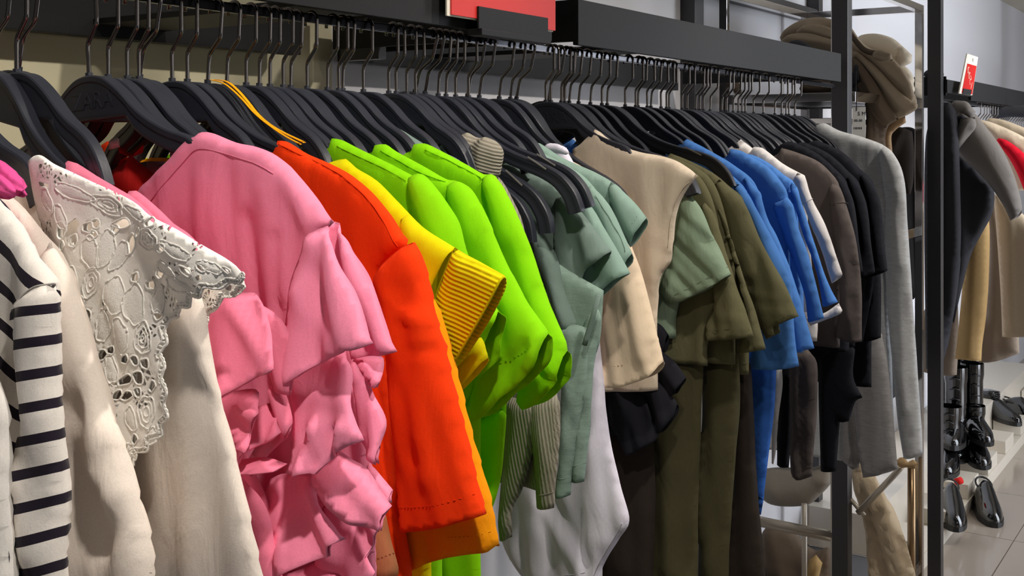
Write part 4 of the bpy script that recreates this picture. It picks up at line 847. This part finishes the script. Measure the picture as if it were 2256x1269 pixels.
cloth('sleeve', g, M_blk, [(1895,460),(1925,480),(1940,600),(1941,744),(1920,750),(1898,752),(1890,600)], 2.30, .014, .018, open_=[3,4], folds=[(1915,500,1925,730,3,8)], res=.008)
cloth('lower_sleeve', g, M_blk, [(1840,760),(1885,752),(1880,830),(1900,876),(1885,884),(1870,928),(1850,930),(1842,1038),(1808,1038),(1805,800)], 2.26, .012, .018, open_=[5,7], res=.009)
Y = 2.60; g = thing('sweater', 'light grey melange sweater with long sleeves, last before the post', 'sweater', Y); hanger(Y, 'black hanger holding the grey sweater, last on the rail')
bd = body('body', g, M_grey, [(1788,292),(1797,278),(1815,271),(1850,288),(1900,302),(1950,322),(1975,350),(1985,420),(1960,600),(1965,800),(1972,960),(1976,1030)], Y, .04, None, depth=.014, r=.02, wave=(2.5,.06,4,.3), res=.009)
seam('shoulder_seam', g, sm(M_grey), bd, [(1950,330),(1962,360),(1968,410),(1962,470)], .0008)
cloth('sleeve', g, M_grey, [(1935,320),(1962,330),(1985,368),(1996,420),(2001,520),(2010,640),(2020,800),(2030,940),(2033,998),(2015,1006),(1990,1010),(1978,930),(1962,760),(1950,600),(1950,450)], Y-.012, .020, .03, open_=[8,9], folds=[(1980,420,2000,900,4,10),(1990,600,2010,960,-3,8)], wave=(1.5,.06,14), res=.008)
cloth('sleeve', g, M_greyShade, [(1880,770),(1940,720),(1955,800),(1968,920),(1978,1034),(1945,1044),(1905,1050),(1888,960),(1880,880)], Y-.05, .014, .02, open_=[5,6], folds=[(1925,780,1935,1030,3,14)], res=.009)
cloth('sleeve_lining', g, M_greyShade, [(1850,860),(1880,850),(1895,1000),(1890,1046),(1850,1010)], Y-.03, .008, .014, res=.01)
hanger(.606, narrow=True)
# --- the other hangers on the rail, from where their hooks cross the frame
hooks = [240,253,266,306,315,377,389,405,465,497,543,553,563,596,601,624,652,657,677,717,725,745,763,800,856,871,876,882,914,937,950,959,982,1000,1005,1012,1031,1043,1160,1213,1222,1238,1255,1265,1288,1320,1333,1343,1371,1384,1400,1425,1438,1455,1468,1473,1503,1515,1533,1543,1550,1563,1570,1596,1601,1617,1627,1636,1659,1680,1708,1722,1732,1741,1752]
used = sorted(HANG)
for px in hooks:
    y = y_at(px, -.006)
    if min(abs(q-y) for q in HANG) < .0125: continue
    CUR[0] = None; hanger(y, tilt=rng.uniform(-1.2,.8), yaw=rng.uniform(-2,2), narrow=True)
# ------------------------------------------------------------------ shelving bay beyond the post
def P3(px, py, Y): x, z = on_y(px, py, Y); return Vector((x, Y, z+E))
M_taupeW = fabric('taupe wool', rgb(172,156,134), weave=.5, wr=.35)
M_brownW = fabric('brown wool', rgb(112,98,84), weave=.5, wr=.35)
M_cream = fabric('cream plush', rgb(238,226,204), weave=.5, wr=.25, sheen=.4)
M_fur = fabric('cream faux fur', rgb(212,192,162), weave=1.0, wr=.8, sheen=.5)
M_char = fabric('charcoal felt', rgb(66,68,74), weave=.4, wr=.3)
M_boxw = simple('off white card', rgb(206,198,188), .6); M_boxg = simple('grey drawer front', rgb(112,110,106), .5)
bay = empty('display_shelf', (-.2,3.5,0), 'polished steel shelf frame standing between the post and the coat rack', 'shelf')
XB = -.38; Y0, Y1 = 3.10, 3.80; ZT = E+.42
for x, y in ((.0,Y1),(XB,Y1),(XB,Y0),(.0-.05,Y0)): box('upright', x-.012, x+.012, y-.010, y+.010, .0, ZT, M_chrome, bay, .001)
for x in (.0, XB): box('top_bar', x-.012, x+.012, Y0-.010, Y1+.010, ZT, ZT+.022, M_chrome, bay, .001)
for y in (Y0, Y1): box('top_bar', XB+.012, -.012, y-.010, y+.010, ZT, ZT+.022, M_chrome, bay, .001)
for z, n in ((E+.135,'shelf_board'),(E-.28,'shelf_board'),(E-1.38,'shelf_board')):
    box(n, XB+.013, -.013, Y0+.011, Y1-.011, z-.018, z, M_post, bay)
    for x in (-.006, XB): box('rail_bar', x-.005, x+.005, Y0+.011, Y1-.011, z-.026, z+.002, M_chrome, bay, .001)
    for y in (Y0, Y1): box('rail_bar', XB+.013, -.013, y-.006, y+.006, z-.024, z+.0, M_chrome, bay, .001)
# cloth lumps lying on or hanging from it
def lump(name, label, cat, Y, m, pts, depth, r, folds=(), wave=None, open_=(), res=.0065, extra=()):
    g = empty(name, (0,Y,E), label, cat)
    c = cloth('fabric' if not extra else extra[0], g, m, pts, Y, depth, r, open_=open_, folds=folds, wave=wave, res=res, belly=.5)
    return g, c
g, c = lump('scarf', 'taupe wool scarf heaped on the shelf and hanging over its front edge', 'scarf', 3.47, M_taupeW,
     [(1712,92),(1728,66),(1760,46),(1800,38),(1840,44),(1872,58),(1892,84),(1914,104),(1946,116),(1975,140),(1996,168),(2012,200),(2020,222),(2018,236),(2004,250),(1978,264),(1950,278),(1920,240),(1892,180),(1870,140),(1836,120),(1790,108),(1750,100)], .06, .06, [(1740,84,1850,66,-20,9),(1790,60,1880,100,16,10)])
for pts, y_, dp, m_, fo in [
    ([(1712,94),(1740,76),(1780,72),(1830,86),(1870,104),(1880,122),(1836,118),(1790,108),(1750,102)], 3.40, .022, M_taupeW, [(1740,84,1850,98,10,8)]),
    ([(1744,72),(1780,54),(1820,58),(1864,82),(1880,104),(1850,98),(1800,80),(1770,76)], 3.412, .014, M_taupeW, [(1770,64,1860,90,8,7)]),
    ([(1862,62),(1876,66),(1892,88),(1910,106),(1936,112),(1962,118),(1964,126),(1930,124),(1902,116),(1882,96)], 3.355, .010, M_brownW, [(1876,72,1916,114,5,5)]),
    ([(1866,92),(1890,94),(1920,108),(1954,120),(1984,146),(2006,180),(2016,212),(2008,234),(1960,190),(1910,140),(1868,120)], 3.395, .022, M_taupeW, [(1890,104,2006,200,12,11),(1900,124,1990,200,-9,8)]),
    ([(1868,110),(1890,114),(1930,146),(1970,190),(2000,216),(2022,230),(2020,240),(2002,252),(1974,264),(1940,214),(1900,160),(1870,130)], 3.375, .018, M_taupeW, [(1890,122,1998,240,10,9),(1890,130,1972,244,-10,7)]),
    ([(1870,118),(1896,138),(1930,184),(1956,230),(1980,262),(1950,282),(1930,262),(1900,214),(1876,160)], 3.355, .018, M_brownW, [(1890,146,1958,270,9,8),(1884,160,1940,264,-8,7)])]:
    cloth('fold', g, m_, pts, y_, dp, .03, folds=fo, res=.0065, belly=.4, wave=(1.5,.05,40))
cloth('fold', g, M_taupeW, [(1920,116),(1938,110),(1964,118),(1966,134),(1944,136),(1924,128)], 3.345, .02, .02, folds=[(1926,120,1962,128,-8,5)], res=.006)
cloth('hanging_end', g, M_brownW, [(1898,170),(1930,190),(1958,240),(1962,262),(1950,300),(1952,340),(1952,420),(1908,420),(1906,330),(1908,260)], 3.40, .03, .04, open_=[6], folds=[(1925,210,1930,400,12,7),(1940,220,1945,330,-10,6)], res=.011)
lump('cushion', 'cream plush cushion lying behind the taupe scarf', 'cushion', 3.62, M_cream, [(1884,90),(1896,78),(1930,74),(1966,84),(1992,104),(2010,122),(2008,138),(1990,146),(1960,144),(1920,136),(1890,120)], .09, .10, [(1910,90,1990,110,8,14),(1984,112,1976,140,-10,5)])
g, c = lump('blanket', 'folded cream blanket at the right end of the shelf', 'blanket', 3.70, M_cream, [(1962,146),(1990,144),(2008,160),(2014,180),(2014,212),(1990,214),(1960,200)], .06, .05, [(1965,158,2014,176,-9,4),(1965,176,2014,196,-9,4),(1970,166,2014,186,8,4)])
lump('scarf_roll', 'rolled charcoal felt scarf beside the post', 'scarf', 3.36, M_char, [(1874,136),(1890,134),(1902,146),(1905,164),(1898,182),(1880,194),(1872,190)], .05, .04, [(1880,150,1884,180,-14,5),(1892,146,1894,176,10,4)])
lump('scarf_roll', 'grey felt fold peeping over the fascia under the taupe scarf', 'scarf', 3.30, M_char, [(1728,106),(1740,92),(1760,88),(1784,100),(1800,120),(1790,130),(1750,124)], .04, .03)
lump('scarf', 'dark brown folded scarf lying low on the shelf behind the fascia', 'scarf', 3.42, M_brownW, [(1756,206),(1768,180),(1790,176),(1836,180),(1860,190),(1860,206),(1800,208)], .06, .04, [(1770,186,1850,200,-9,4),(1775,194,1850,194,7,3)])
lump('hat', 'taupe felt hat crown on the shelf seen between the hooks', 'hat', 3.36, M_brownW, [(1580,208),(1584,184),(1600,172),(1622,174),(1632,190),(1634,208)], .07, .06)
lump('bag', 'dark brown soft bag on the middle shelf under the hanging scarf', 'bag', 3.62, M_brownD, [(1925,300),(1950,284),(1985,280),(2010,290),(2014,340),(2012,400),(2006,428),(1960,430),(1925,420)], .09, .07, [(1950,300,1990,420,-24,9),(1990,290,1960,380,16,9)])
lump('gloves', 'tan suede glove tucked beside the dark brown bag', 'glove', 3.44, fabric('tan suede', rgb(176,146,112)), [(1950,280),(1972,262),(1994,256),(1996,270),(1976,284),(1964,300),(1968,360),(1954,380),(1948,330)], .02, .02, [(1956,290,1958,370,6,4)])
bk = empty('storage_box', (-.15,3.55,E-.6), 'black storage box below the middle shelf, beside the grey sweater', 'box')
box('body', -.33, -.03, 3.30, Y1-.03, E-.80, E-.33, M_black, bk, .004); box('lid_rim', -.335, -.025, 3.295, Y1-.025, E-.33, E-.315, M_post, bk, .002)
lump('jacket', 'dark jacket hanging at the far side of the shelf frame, right of the grey sweater', 'jacket', 3.90, fabric('near black wool', rgb(40,38,38), weave=.4), [(1950,300),(1975,284),(2004,280),(2026,290),(2030,380),(2030,520),(2028,640),(2012,660),(1996,650),(1980,520),(1962,400)], .04, .04, [(1990,300,2010,640,14,8),(2016,300,2020,620,-10,6)])
# boxes under the top shelf
bx_ = empty('storage_box', (-.2,3.55,E), 'off white storage box with a steel lid rim below the shelf', 'box')
zb = z_at(1800,300,-.1)
box('body', -.34, -.06, Y0+.03, Y1-.06, E-.17, E+.05, M_boxw, bx_); box('lid_rim', -.345, -.055, Y0+.025, Y1-.055, E+.05, E+.066, M_chrome, bx_); box('panel', -.30, -.16, Y0+.024, Y0+.03, E-.14, E+.04, M_boxg, bx_)
tg = empty('price_tag', (.02,3.12,E), 'white paper price tag hanging beside the post with printed code', 'tag')
xt0, zt0 = on_y(1878,236,3.12); xt1, zt1 = on_y(1907,304,3.12)
M_paper = simple('white paper', rgb(200,200,196), .7)
box('paper', xt0, xt1, 3.119, 3.1198, E+zt1, E+zt0, M_paper, tg, 0)
tube('string', [(xt0+.012,3.118,E+zt0-.01),(xt0+.010,3.12,E+zt0+.05),(xt0+.004,3.14,E+zt0+.10)], .0012, M_black, tg, 5)
def text(body_, size, loc, rot, m, parent, name='lettering', ext=.0003):
    cu = bpy.data.curves.new(name, 'FONT'); cu.body = body_; cu.size = size; cu.extrude = ext; cu.align_x = 'CENTER'; cu.align_y = 'CENTER'; cu.resolution_u = 2
    t_ = bpy.data.objects.new('t', cu); C.objects.link(t_); t_.location = loc; t_.rotation_euler = rot; bpy.context.view_layer.update()
    me = bpy.data.meshes.new_from_object(t_.evaluated_get(bpy.context.evaluated_depsgraph_get())); me.transform(t_.matrix_world); bpy.data.objects.remove(t_); me.materials.clear()
    return link(name, me, m, parent)
wt, ht = xt1-xt0, zt0-zt1
text('S M', .015, (xt0+wt*.72,3.1186,E+zt0-ht*.22), (PI/2,0,0), M_ink, tg); text('00-00', .010, (xt0+wt*.45,3.1186,E+zt0-ht*.44), (PI/2,0,0), M_ink, tg)
V = []; Fc = []; x = xt0+wt*.08
while x < xt0+wt*.70:
    w_ = rng.choice([.0006,.0012,.0018]); i = len(V)
    V += [(x,3.1186,E+zt0-ht*.72),(x+w_,3.1186,E+zt0-ht*.72),(x+w_,3.1186,E+zt0-ht*.65),(x,3.1186,E+zt0-ht*.65)]; Fc.append((i,i+1,i+2,i+3)); x += w_+rng.choice([.0008,.0014])
mesh_obj('bar_code', V, Fc, M_ink, tg)
# lower part of the bay: stole, heaped scarves, bag
g, c = lump('fur_stole', 'long cream faux fur stole hanging in front of the lower shelf', 'stole', 3.06, M_fur, [(1874,1010),(1896,1008),(1904,1046),(1930,1048),(1952,1090),(1976,1140),(2000,1200),(2020,1270),(2040,1360),(2046,1440),(1900,1440),(1910,1300),(1912,1220),(1900,1140),(1880,1080)], .04, .05, [(1885,1030,1950,1260,-14,9),(1930,1060,1990,1260,10,12),(1905,1120,1930,1280,10,9),(1950,1180,1970,1420,-8,7),(2000,1220,2010,1420,8,7),(1930,1240,1930,1430,-8,6)], (5,.03,18), open_=[9], res=.012)
lump('scarf', 'heap of brown and gold scarves on the bottom shelf', 'scarf', 3.30, M_brownW, [(1676,1180),(1700,1150),(1740,1165),(1775,1200),(1800,1215),(1832,1200),(1834,1300),(1834,1400),(1660,1400),(1664,1260)], .08, .06, [(1700,1170,1730,1390,14,10),(1760,1200,1790,1380,-14,9),(1680,1230,1820,1290,12,10),(1800,1230,1740,1380,10,8)], (7,.08,20), res=.016)
lump('scarf', 'gold brown scarf curling over the bottom shelf heap', 'scarf', 3.22, fabric('gold brown wool', rgb(176,146,98), weave=.5), [(1780,1240),(1798,1222),(1812,1240),(1800,1290),(1830,1260),(1834,1400),(1750,1400)], .05, .04, [(1800,1240,1780,1380,10,6)], res=.014)
g, c = lump('handbag', 'pale beige slouchy bag on the lower shelf', 'bag', 3.40, fabric('pale beige leather', rgb(150,142,130), weave=.1), [(1664,1040),(1700,1030),(1780,1030),(1834,1020),(1834,1060),(1808,1090),(1780,1112),(1730,1116),(1690,1108),(1664,1080)], .07, .06, [(1800,1040,1830,1070,8,8),(1700,1040,1720,1100,6,12)], res=.014)
lump('scarf_fringe', 'tan knotted scarf end with white tassels under the grey sweater', 'scarf', 2.98, fabric('tan knit', rgb(180,150,110)), [(1970,1020),(1990,1000),(2000,1018),(2012,1012),(2024,1022),(2014,1034),(2000,1030),(1986,1032)], .015, .015, res=.006)
# ladder-like side rails below
rk = empty('folding_stand', (-.1,3.0,0), 'pale metal stand with crossed rails at the foot of the shelf', 'stand')
M_pale = simple('pale lacquered steel', rgb(176,166,150), .35, .2)
def bar(name, a, b, r, m, p): return tube(name, [a,b], r, m, p, 8)
bar('rail', P3(1660,1142,3.02), P3(1836,1178,3.02), .010, M_pale, rk); bar('rail', P3(1660,1152,3.05), P3(1836,1188,3.05), .008, M_pale, rk)
bar('upright', P3(1836,1040,3.02), P3(1836,1500,3.02), .008, M_pale, rk); bar('upright', P3(1772,1110,3.14), P3(1772,1400,3.14), .008, M_pale, rk)
bar('brace', P3(1986,1030,3.0), P3(1890,1130,3.0), .008, M_pale, rk); bar('brace', P3(1874,1100,3.0), P3(1905,1136,3.0), .006, M_pale, rk)
bar('upright', P3(2008,1030,3.72), P3(2008,1400,3.72), .013, simple('brass toned steel', rgb(150,122,88), .25, .7), rk)
# ------------------------------------------------------------------ second rack with coats
R2 = empty('coat_rack', (0,5,0), 'second black steel rack with coats, beyond the shelf frame', 'rack')
YP = y_at(2061,.0)
box('post', -.022, .022, YP-.02, YP+.02, 0, 2.39, M_post, R2, .002)
yB = y_at(2142,.034)
box('fascia', .024, .034, yB-.02, 7.4, H+.002, H+.074, M_black, R2)
box('fascia', .0245, .0335, YP+.022, yB-.021, H+.016, H+.062, M_black, R2)
for k, y in enumerate((5.55, 6.6)): box('joint_strip', .034, .0352, y, y+.012, H+.002, H+.074, M_rail, R2, 0)
for y in (YP+.05, 5.5, 7.35): box('side_panel', -.42, .024, y-.005, y+.005, H+.008, H+.074, M_black, R2)
box('rail', -.004, .004, YP+.02, 7.35, H-.011, H, M_rail, R2, .002)
box('post', -.022, .022, 7.36, 7.40, 0, 2.39, M_post, R2, .002)
box('clip_frame', .02, .03, yB-.10, yB-.06, H+.075, H+.10, M_black, R2)
st = empty('price_sign', (.06,yB+.02,E+.2), 'tilted red and white price ticket clipped on the coat rack', 'sign')
Ys = y_at(2135,.05)
def on_x(px, py, X): return Vector((X, y_at(px,X), E+z_at(px,py,X)))
q = [on_x(2113,206,.056), on_x(2142,210,.056), on_x(2155,126,.056), on_x(2131,118,.056)]
def quad(name, qs, th, m, p, lift=0.0):
    V = [v+Vector((lift,0,0)) for v in qs]+[v+Vector((lift-th,0,0)) for v in qs]
    return mesh_obj(name, V, [(0,1,2,3),(7,6,5,4),(0,4,5,1),(1,5,6,2),(2,6,7,3),(3,7,4,0)], m, p)
quad('card', q, .004, M_edge, st)
f = lambda u, v: q[0].lerp(q[1],u).lerp(q[3].lerp(q[2],u), v)
quad('red_panel', [f(.16,.02),f(.97,.02),f(.97,.76),f(.16,.76)], .0006, M_red, st, .0008)
quad('clip', [f(.20,.0),f(.82,.0),f(.82,.13),f(.20,.13)], .003, M_black, st, .003)
M_pinkprint = simple('pale print', rgb(226,170,150), .7)
ctr = f(.56,.44); ax = math.atan2((q[3]-q[0]).y, (q[3]-q[0]).z)
text('1299', .050, ctr+Vector((.0012,0,0)), (PI/2+0, -PI/2+ax*-1, PI/2), M_pinkprint, st)
text('12', .016, f(.55,.88)+Vector((.0012,0,0)), (PI/2,0,PI/2), M_ink, st)
for i, px in enumerate((2152,2160,2166,2172,2178,2184,2190,2197,2204,2208,2212,2216,2220,2226,2232,2238,2243,2248,2252)):
    hanger(y_at(px,-.006), 'black hanger on the far coat rack', narrow=True)['group'] = 'hangers on the far coat rack'
def coat(name, label, cat, Y, m, pts, depth, r, folds=(), open_=(), wave=None, res=.014, part='coat_body'):
    g = empty(name, (0,Y,E), label, cat); c = cloth(part, g, m, pts, Y, depth, r, open_=open_, folds=folds, wave=wave, res=res, belly=.4, thick=.003); return g, c
M_coatG = fabric('grey wool coating', rgb(128,123,118), weave=.6, wr=.3); M_coatD = fabric('charcoal wool coating', rgb(54,54,58), weave=.5, wr=.3)
M_coatT = fabric('tan wool coating', rgb(190,158,108), weave=.4, wr=.2); M_coatC = fabric('ecru wool coating', rgb(200,184,160), weave=.4, wr=.2); M_coatS = fabric('stone wool coating', rgb(142,128,114), weave=.4, wr=.2)
M_knit = fabric('cream knit', rgb(220,204,180), weave=.6, wr=.6); M_scar = fabric('scarlet wool', rgb(214,20,44), wr=.3)
coat('coat', 'charcoal wool coat hanging at the front end of the coat rack', 'coat', 4.16, M_coatD, [(2066,236),(2090,226),(2106,244),(2112,300),(2116,420),(2118,520),(2114,600),(2100,700),(2080,790),(2064,812),(2040,812),(2036,500),(2040,300)], .05, .05, [(2100,260,2114,560,12,7),(2085,300,2085,760,-12,7),(2070,240,2090,330,8,5)], [9])
g, c = coat('coat', 'grey wool coat with its knotted scarf collar and sleeve reaching to the right', 'coat', 4.26, M_coatG, [(2076,262),(2084,236),(2100,222),(2118,222),(2126,240),(2150,252),(2176,284),(2204,322),(2226,366),(2242,410),(2252,462),(2238,480),(2226,486),(2210,452),(2180,408),(2148,374),(2120,350),(2096,322),(2080,300)], .07, .06, [(2120,240,2110,300,-14,7),(2098,226,2122,246,14,6),(2122,258,2150,300,12,8),(2140,290,2150,300,-10,8),(2150,280,2236,460,8,14),(2100,270,2096,320,-10,6),(2086,250,2104,320,10,5)], [10,11], part='sleeve')
cloth('scarf_loop', g, M_coatG, [(2080,268),(2084,240),(2104,222),(2130,224),(2150,246),(2142,264),(2122,250),(2104,260),(2092,292)], 4.20, .035, .03, folds=[(2090,262,2140,238,14,7)], res=.009)
cloth('scarf_loop', g, M_coatG, [(2116,262),(2148,258),(2150,280),(2130,306),(2106,338),(2098,318),(2110,286)], 4.19, .03, .03, folds=[(2136,264,2108,326,12,6)], res=.009)
cloth('scarf_loop', g, M_coatD, [(2100,262),(2120,252),(2132,262),(2112,280),(2100,300),(2092,286)], 4.215, .02, .02, res=.009)
cloth('coat_body', g, M_coatD, [(2090,330),(2130,352),(2170,394),(2190,420),(2186,470),(2160,520),(2140,560),(2118,640),(2100,720),(2090,600)], 4.30, .03, .04, folds=[(2120,360,2120,600,10,8),(2150,400,2140,540,-8,8)], res=.016)
coat('coat', 'tan wool coat with a straight hem behind the charcoal coat', 'coat', 4.36, M_coatT, [(2130,420),(2170,440),(2180,500),(2178,620),(2172,700),(2164,760),(2162,795),(2130,790),(2104,790),(2112,720),(2122,600),(2124,500)], .04, .04, [(2150,480,2135,780,7,10)], [6,7])
coat('coat', 'stone grey wool coat between the tan and the ecru coats', 'coat', 4.54, M_coatS, [(2170,430),(2200,440),(2230,560),(2242,700),(2246,778),(2215,790),(2180,796),(2160,796),(2168,700),(2178,560)], .04, .04, [(2190,480,2190,780,6,8)], [5,6,7])
coat('coat', 'ecru wool coat with the lightest cloth, at the frame edge', 'coat', 4.44, M_coatC, [(2188,420),(2230,450),(2262,480),(2300,520),(2310,740),(2256,740),(2208,742),(2204,640),(2196,520)], .04, .04, [(2225,480,2235,720,8,10)], [4,5])
coat('skirt', 'stone brown skirt behind the post of the coat rack', 'skirt', 4.40, M_coatS, [(2070,640),(2110,660),(2112,740),(2108,826),(2064,824),(2030,816),(2030,700)], .03, .03, (), [3,4])
coat('cardigan', 'cream knit cardigan shoulder under the far hangers', 'cardigan', 4.72, M_knit, [(2150,262),(2180,268),(2220,284),(2262,306),(2290,330),(2290,420),(2240,420),(2200,360),(2170,310)], .03, .03, [(2170,275,2260,330,8,6)], wave=(4,.05,30))
coat('cardigan', 'beige knit cardigan just beyond the cream one', 'cardigan', 4.90, M_coatC, [(2170,258),(2210,264),(2262,284),(2300,310),(2300,400),(2240,380),(2190,320)], .03, .03, [(2190,270,2262,310,-6,5)], wave=(4,.05,30))
coat('jacket', 'scarlet wool jacket at the right edge of the frame', 'jacket', 4.64, M_scar, [(2190,302),(2216,308),(2240,324),(2262,344),(2290,380),(2290,520),(2256,420),(2230,360)], .03, .03, [(2200,310,2256,380,6,5)])
lump('scarf', 'dark fur collar lying over the far hangers', 'scarf', 5.1, M_char, [(2176,240),(2210,236),(2262,232),(2300,240),(2300,262),(2230,258),(2190,262)], .03, .03)
lump('hat', 'dark grey cap on top of the coat rack end', 'hat', 4.06, M_char, [(2032,166),(2040,156),(2056,152),(2074,156),(2084,168),(2070,172),(2045,172)], .05, .03)
# ------------------------------------------------------------------ stepped shoe plinth and shoes
M_pl = simple('white lacquered plinth', rgb(206,198,184), .3); M_pat = simple('black patent leather', rgb(9,9,10), .07, 0, 0, 1, .6, .5); M_sole = simple('black rubber', rgb(20,20,20), .5)
plinth = empty('shoe_plinth', (-.2,5,0), 'white stepped plinth carrying black shoes under the coats', 'plinth')
box('step', -.34, -.06, 3.95, 7.2, 0, .05, M_pl, plinth, .003); box('step', -.444, -.20, 3.97, 7.2, .05, .20, M_pl, plinth, .003)
for k in range(8):
    y = 4.05+k*.4; box('shoe_block', -.195, -.065, y, y+.20, .0505, .11, M_pl, plinth, .003)
def shoe(label, loc, rot, boot=0.0, name='loafer', cat='shoe', L=.29, bow=False, group=None):
    g = empty(name, loc, label, cat, group, (0,0,rot))
    n = 20; V = []; Fc = []; prof = []
    for i in range(n+1):
        t = i/n; x = -L*.36+L*t
        wd = .5*(.062+.030*math.sin(min(1,t*1.25)*PI*.62))*(1 if t < .62 else max(.05, math.sqrt(max(0,1-((t-.62)/.385)**2))))
        ht = .070+.045*math.sin(min(1,t/.42)*PI/2)*(1 if not boot else .2) if t < .42 else (.115 if not boot else .079)-(.080 if not boot else .046)*((t-.42)/.58)**.75
        if t > .92: ht *= max(.3, 1-(t-.92)*5)
        if t < .06: wd *= .6+t*6.6
        prof.append((x, wd, ht))
    m = 12
    for x, wd, ht in prof:
        for k in range(m):
            a = PI*k/(m-1); V.append((x, -wd*math.cos(a)*(1 if k in (0,m-1) else 1.04), .018+ht*math.sin(a)**(.75 if boot else 1.15)))
    for i in range(n):
        for k in range(m-1): Fc.append((i*m+k, (i+1)*m+k, (i+1)*m+k+1, i*m+k+1))
    Fc.append(tuple(range(m))); Fc.append(tuple(n*m+k for k in range(m-1,-1,-1))); 
    up = local('upper', V, Fc, M_pat, g)
    V = []; Fc = []
    for x, wd, ht in prof:
        z0 = .0 if x < -.02*1 or x > .03 else .004
        for y, z in ((-wd-.003,z0),(wd+.003,z0),(wd+.003,.019),(-wd-.003,.019)): V.append((x,y,z))
    for i in range(n):
        for k in range(4): Fc.append((i*4+k,(i+1)*4+k,(i+1)*4+(k+1)%4,i*4+(k+1)%4))
    Fc.append((3,2,1,0)); Fc.append((n*4,n*4+1,n*4+2,n*4+3)); local('sole', V, Fc, M_sole, g, False)
    if boot:
        pts = [(-L*.20,0,.05),(-L*.21,0,.12),(-L*.22,0,.05+boot*.6),(-L*.22,0,.05+boot)]
        v, f = tube_geo([Vector(p) for p in smooth_line(pts,4)], [.044]*5+[.046]*5+[.050]*3, 12, caps=False); local('shaft', v, f, M_pat, g)
        V = []; Fc = []
        for k in range(5):
            z = .085+k*boot*.17; v, f = tube_geo([Vector((-L*.20+.052-k*.001, -.022, z)), Vector((-L*.20+.056, 0, z+.006)), Vector((-L*.20+.052, .022, z))], .0028, 5); o_ = len(V); V += v; Fc += [tuple(i+o_ for i in q_) for q_ in f]
        local('laces', V, Fc, M_sole, g)
    else:
        v, f = tube_geo([Vector((-L*.16+L*.22*math.cos(t)*.9, .030*math.sin(t), .104-.012*math.cos(t))) for t in np.linspace(0,2*PI,18)[:-1]], .004, 6, True); local('opening_rim', v, f, M_sole, g)
        bm = bmesh.new(); box_bm(bm, .035, .055, -.030, .030, .060, .082, .006); me = bpy.data.meshes.new('saddle_strap'); bm.to_mesh(me); bm.free(); o = bpy.data.objects.new('saddle_strap', me); C.objects.link(o); o.parent = g; me.materials.append(M_pat)
    return g
def local(name, V, Fc, m, p, smooth=True):
    me = bpy.data.meshes.new(name); me.from_pydata([tuple(v) for v in V], [], Fc); me.update()
    bm = bmesh.new(); bm.from_mesh(me); bmesh.ops.recalc_face_normals(bm, faces=bm.faces); bm.to_mesh(me); bm.free()
    if smooth: me.polygons.foreach_set('use_smooth', [True]*len(me.polygons))
    me.materials.append(m); o = bpy.data.objects.new(name, me); C.objects.link(o); o.parent = p; return o
def floor_pt(px, py, z=0.0):
    t = (E-z)*F/(py-HORIZON); u = U(px); return (CX+t*(u*CT-ST), t*(u*ST+CT), z)
a0 = -PI/2+.25
shoe('glossy black pointed loafer standing on the floor in front of the plinth', floor_pt(2172,1130), a0+.12)
shoe('glossy black loafer on the lowest plinth step beside the post', floor_pt(2096,1138,.051), a0+.05)
shoe('black patent lace-up boot on the plinth with a bright highlight on its toe', floor_pt(2150,1010,.111), a0+.1, .17, 'ankle_boot', 'boot')
shoe('black patent lace-up boot behind the post, left of its pair', floor_pt(2090,1030,.111), a0-.1, .20, 'ankle_boot', 'boot')
shoe('tall black boot at the back of the plinth under the tan coat', floor_pt(2150,960,.201), a0+.2, .26, 'tall_boot', 'boot')
shoe('tall black boot at the back of the plinth, nearest the post', floor_pt(2104,970,.201), a0-.1, .26, 'tall_boot', 'boot')
shoe('tall black boot in the second rank of the plinth, below the tan coat', floor_pt(2128,925,.201), a0, .26, 'tall_boot', 'boot')
shoe('tall black boot in the second rank of the plinth, close to the post', floor_pt(2092,925,.201), a0+.1, .24, 'tall_boot', 'boot')
shoe('black patent ankle boot in the middle of the cluster on the plinth', floor_pt(2122,1000,.111), a0-.2, .15, 'ankle_boot', 'boot')
shoe('small black patent shoe farthest along the plinth', floor_pt(2196,920,.111), a0+.5, .06, 'ankle_boot', 'boot')
shoe('black shoe at the right edge of the frame on the far step', floor_pt(2246,930,.051), a0+1.0)
shoe('black shoe on the floor behind the fur stole', floor_pt(1976,1140,.0), a0-.1)
tube('price_tag', [floor_pt(2106,1062,.13), floor_pt(2118,1058,.135)], .014, M_red, None, 10); tag(bpy.data.objects['price_tag.001'] if 'price_tag.001' in bpy.data.objects else bpy.data.objects['price_tag'], 'small red sticker roll on the plinth among the boots', 'tag')
ladder = None
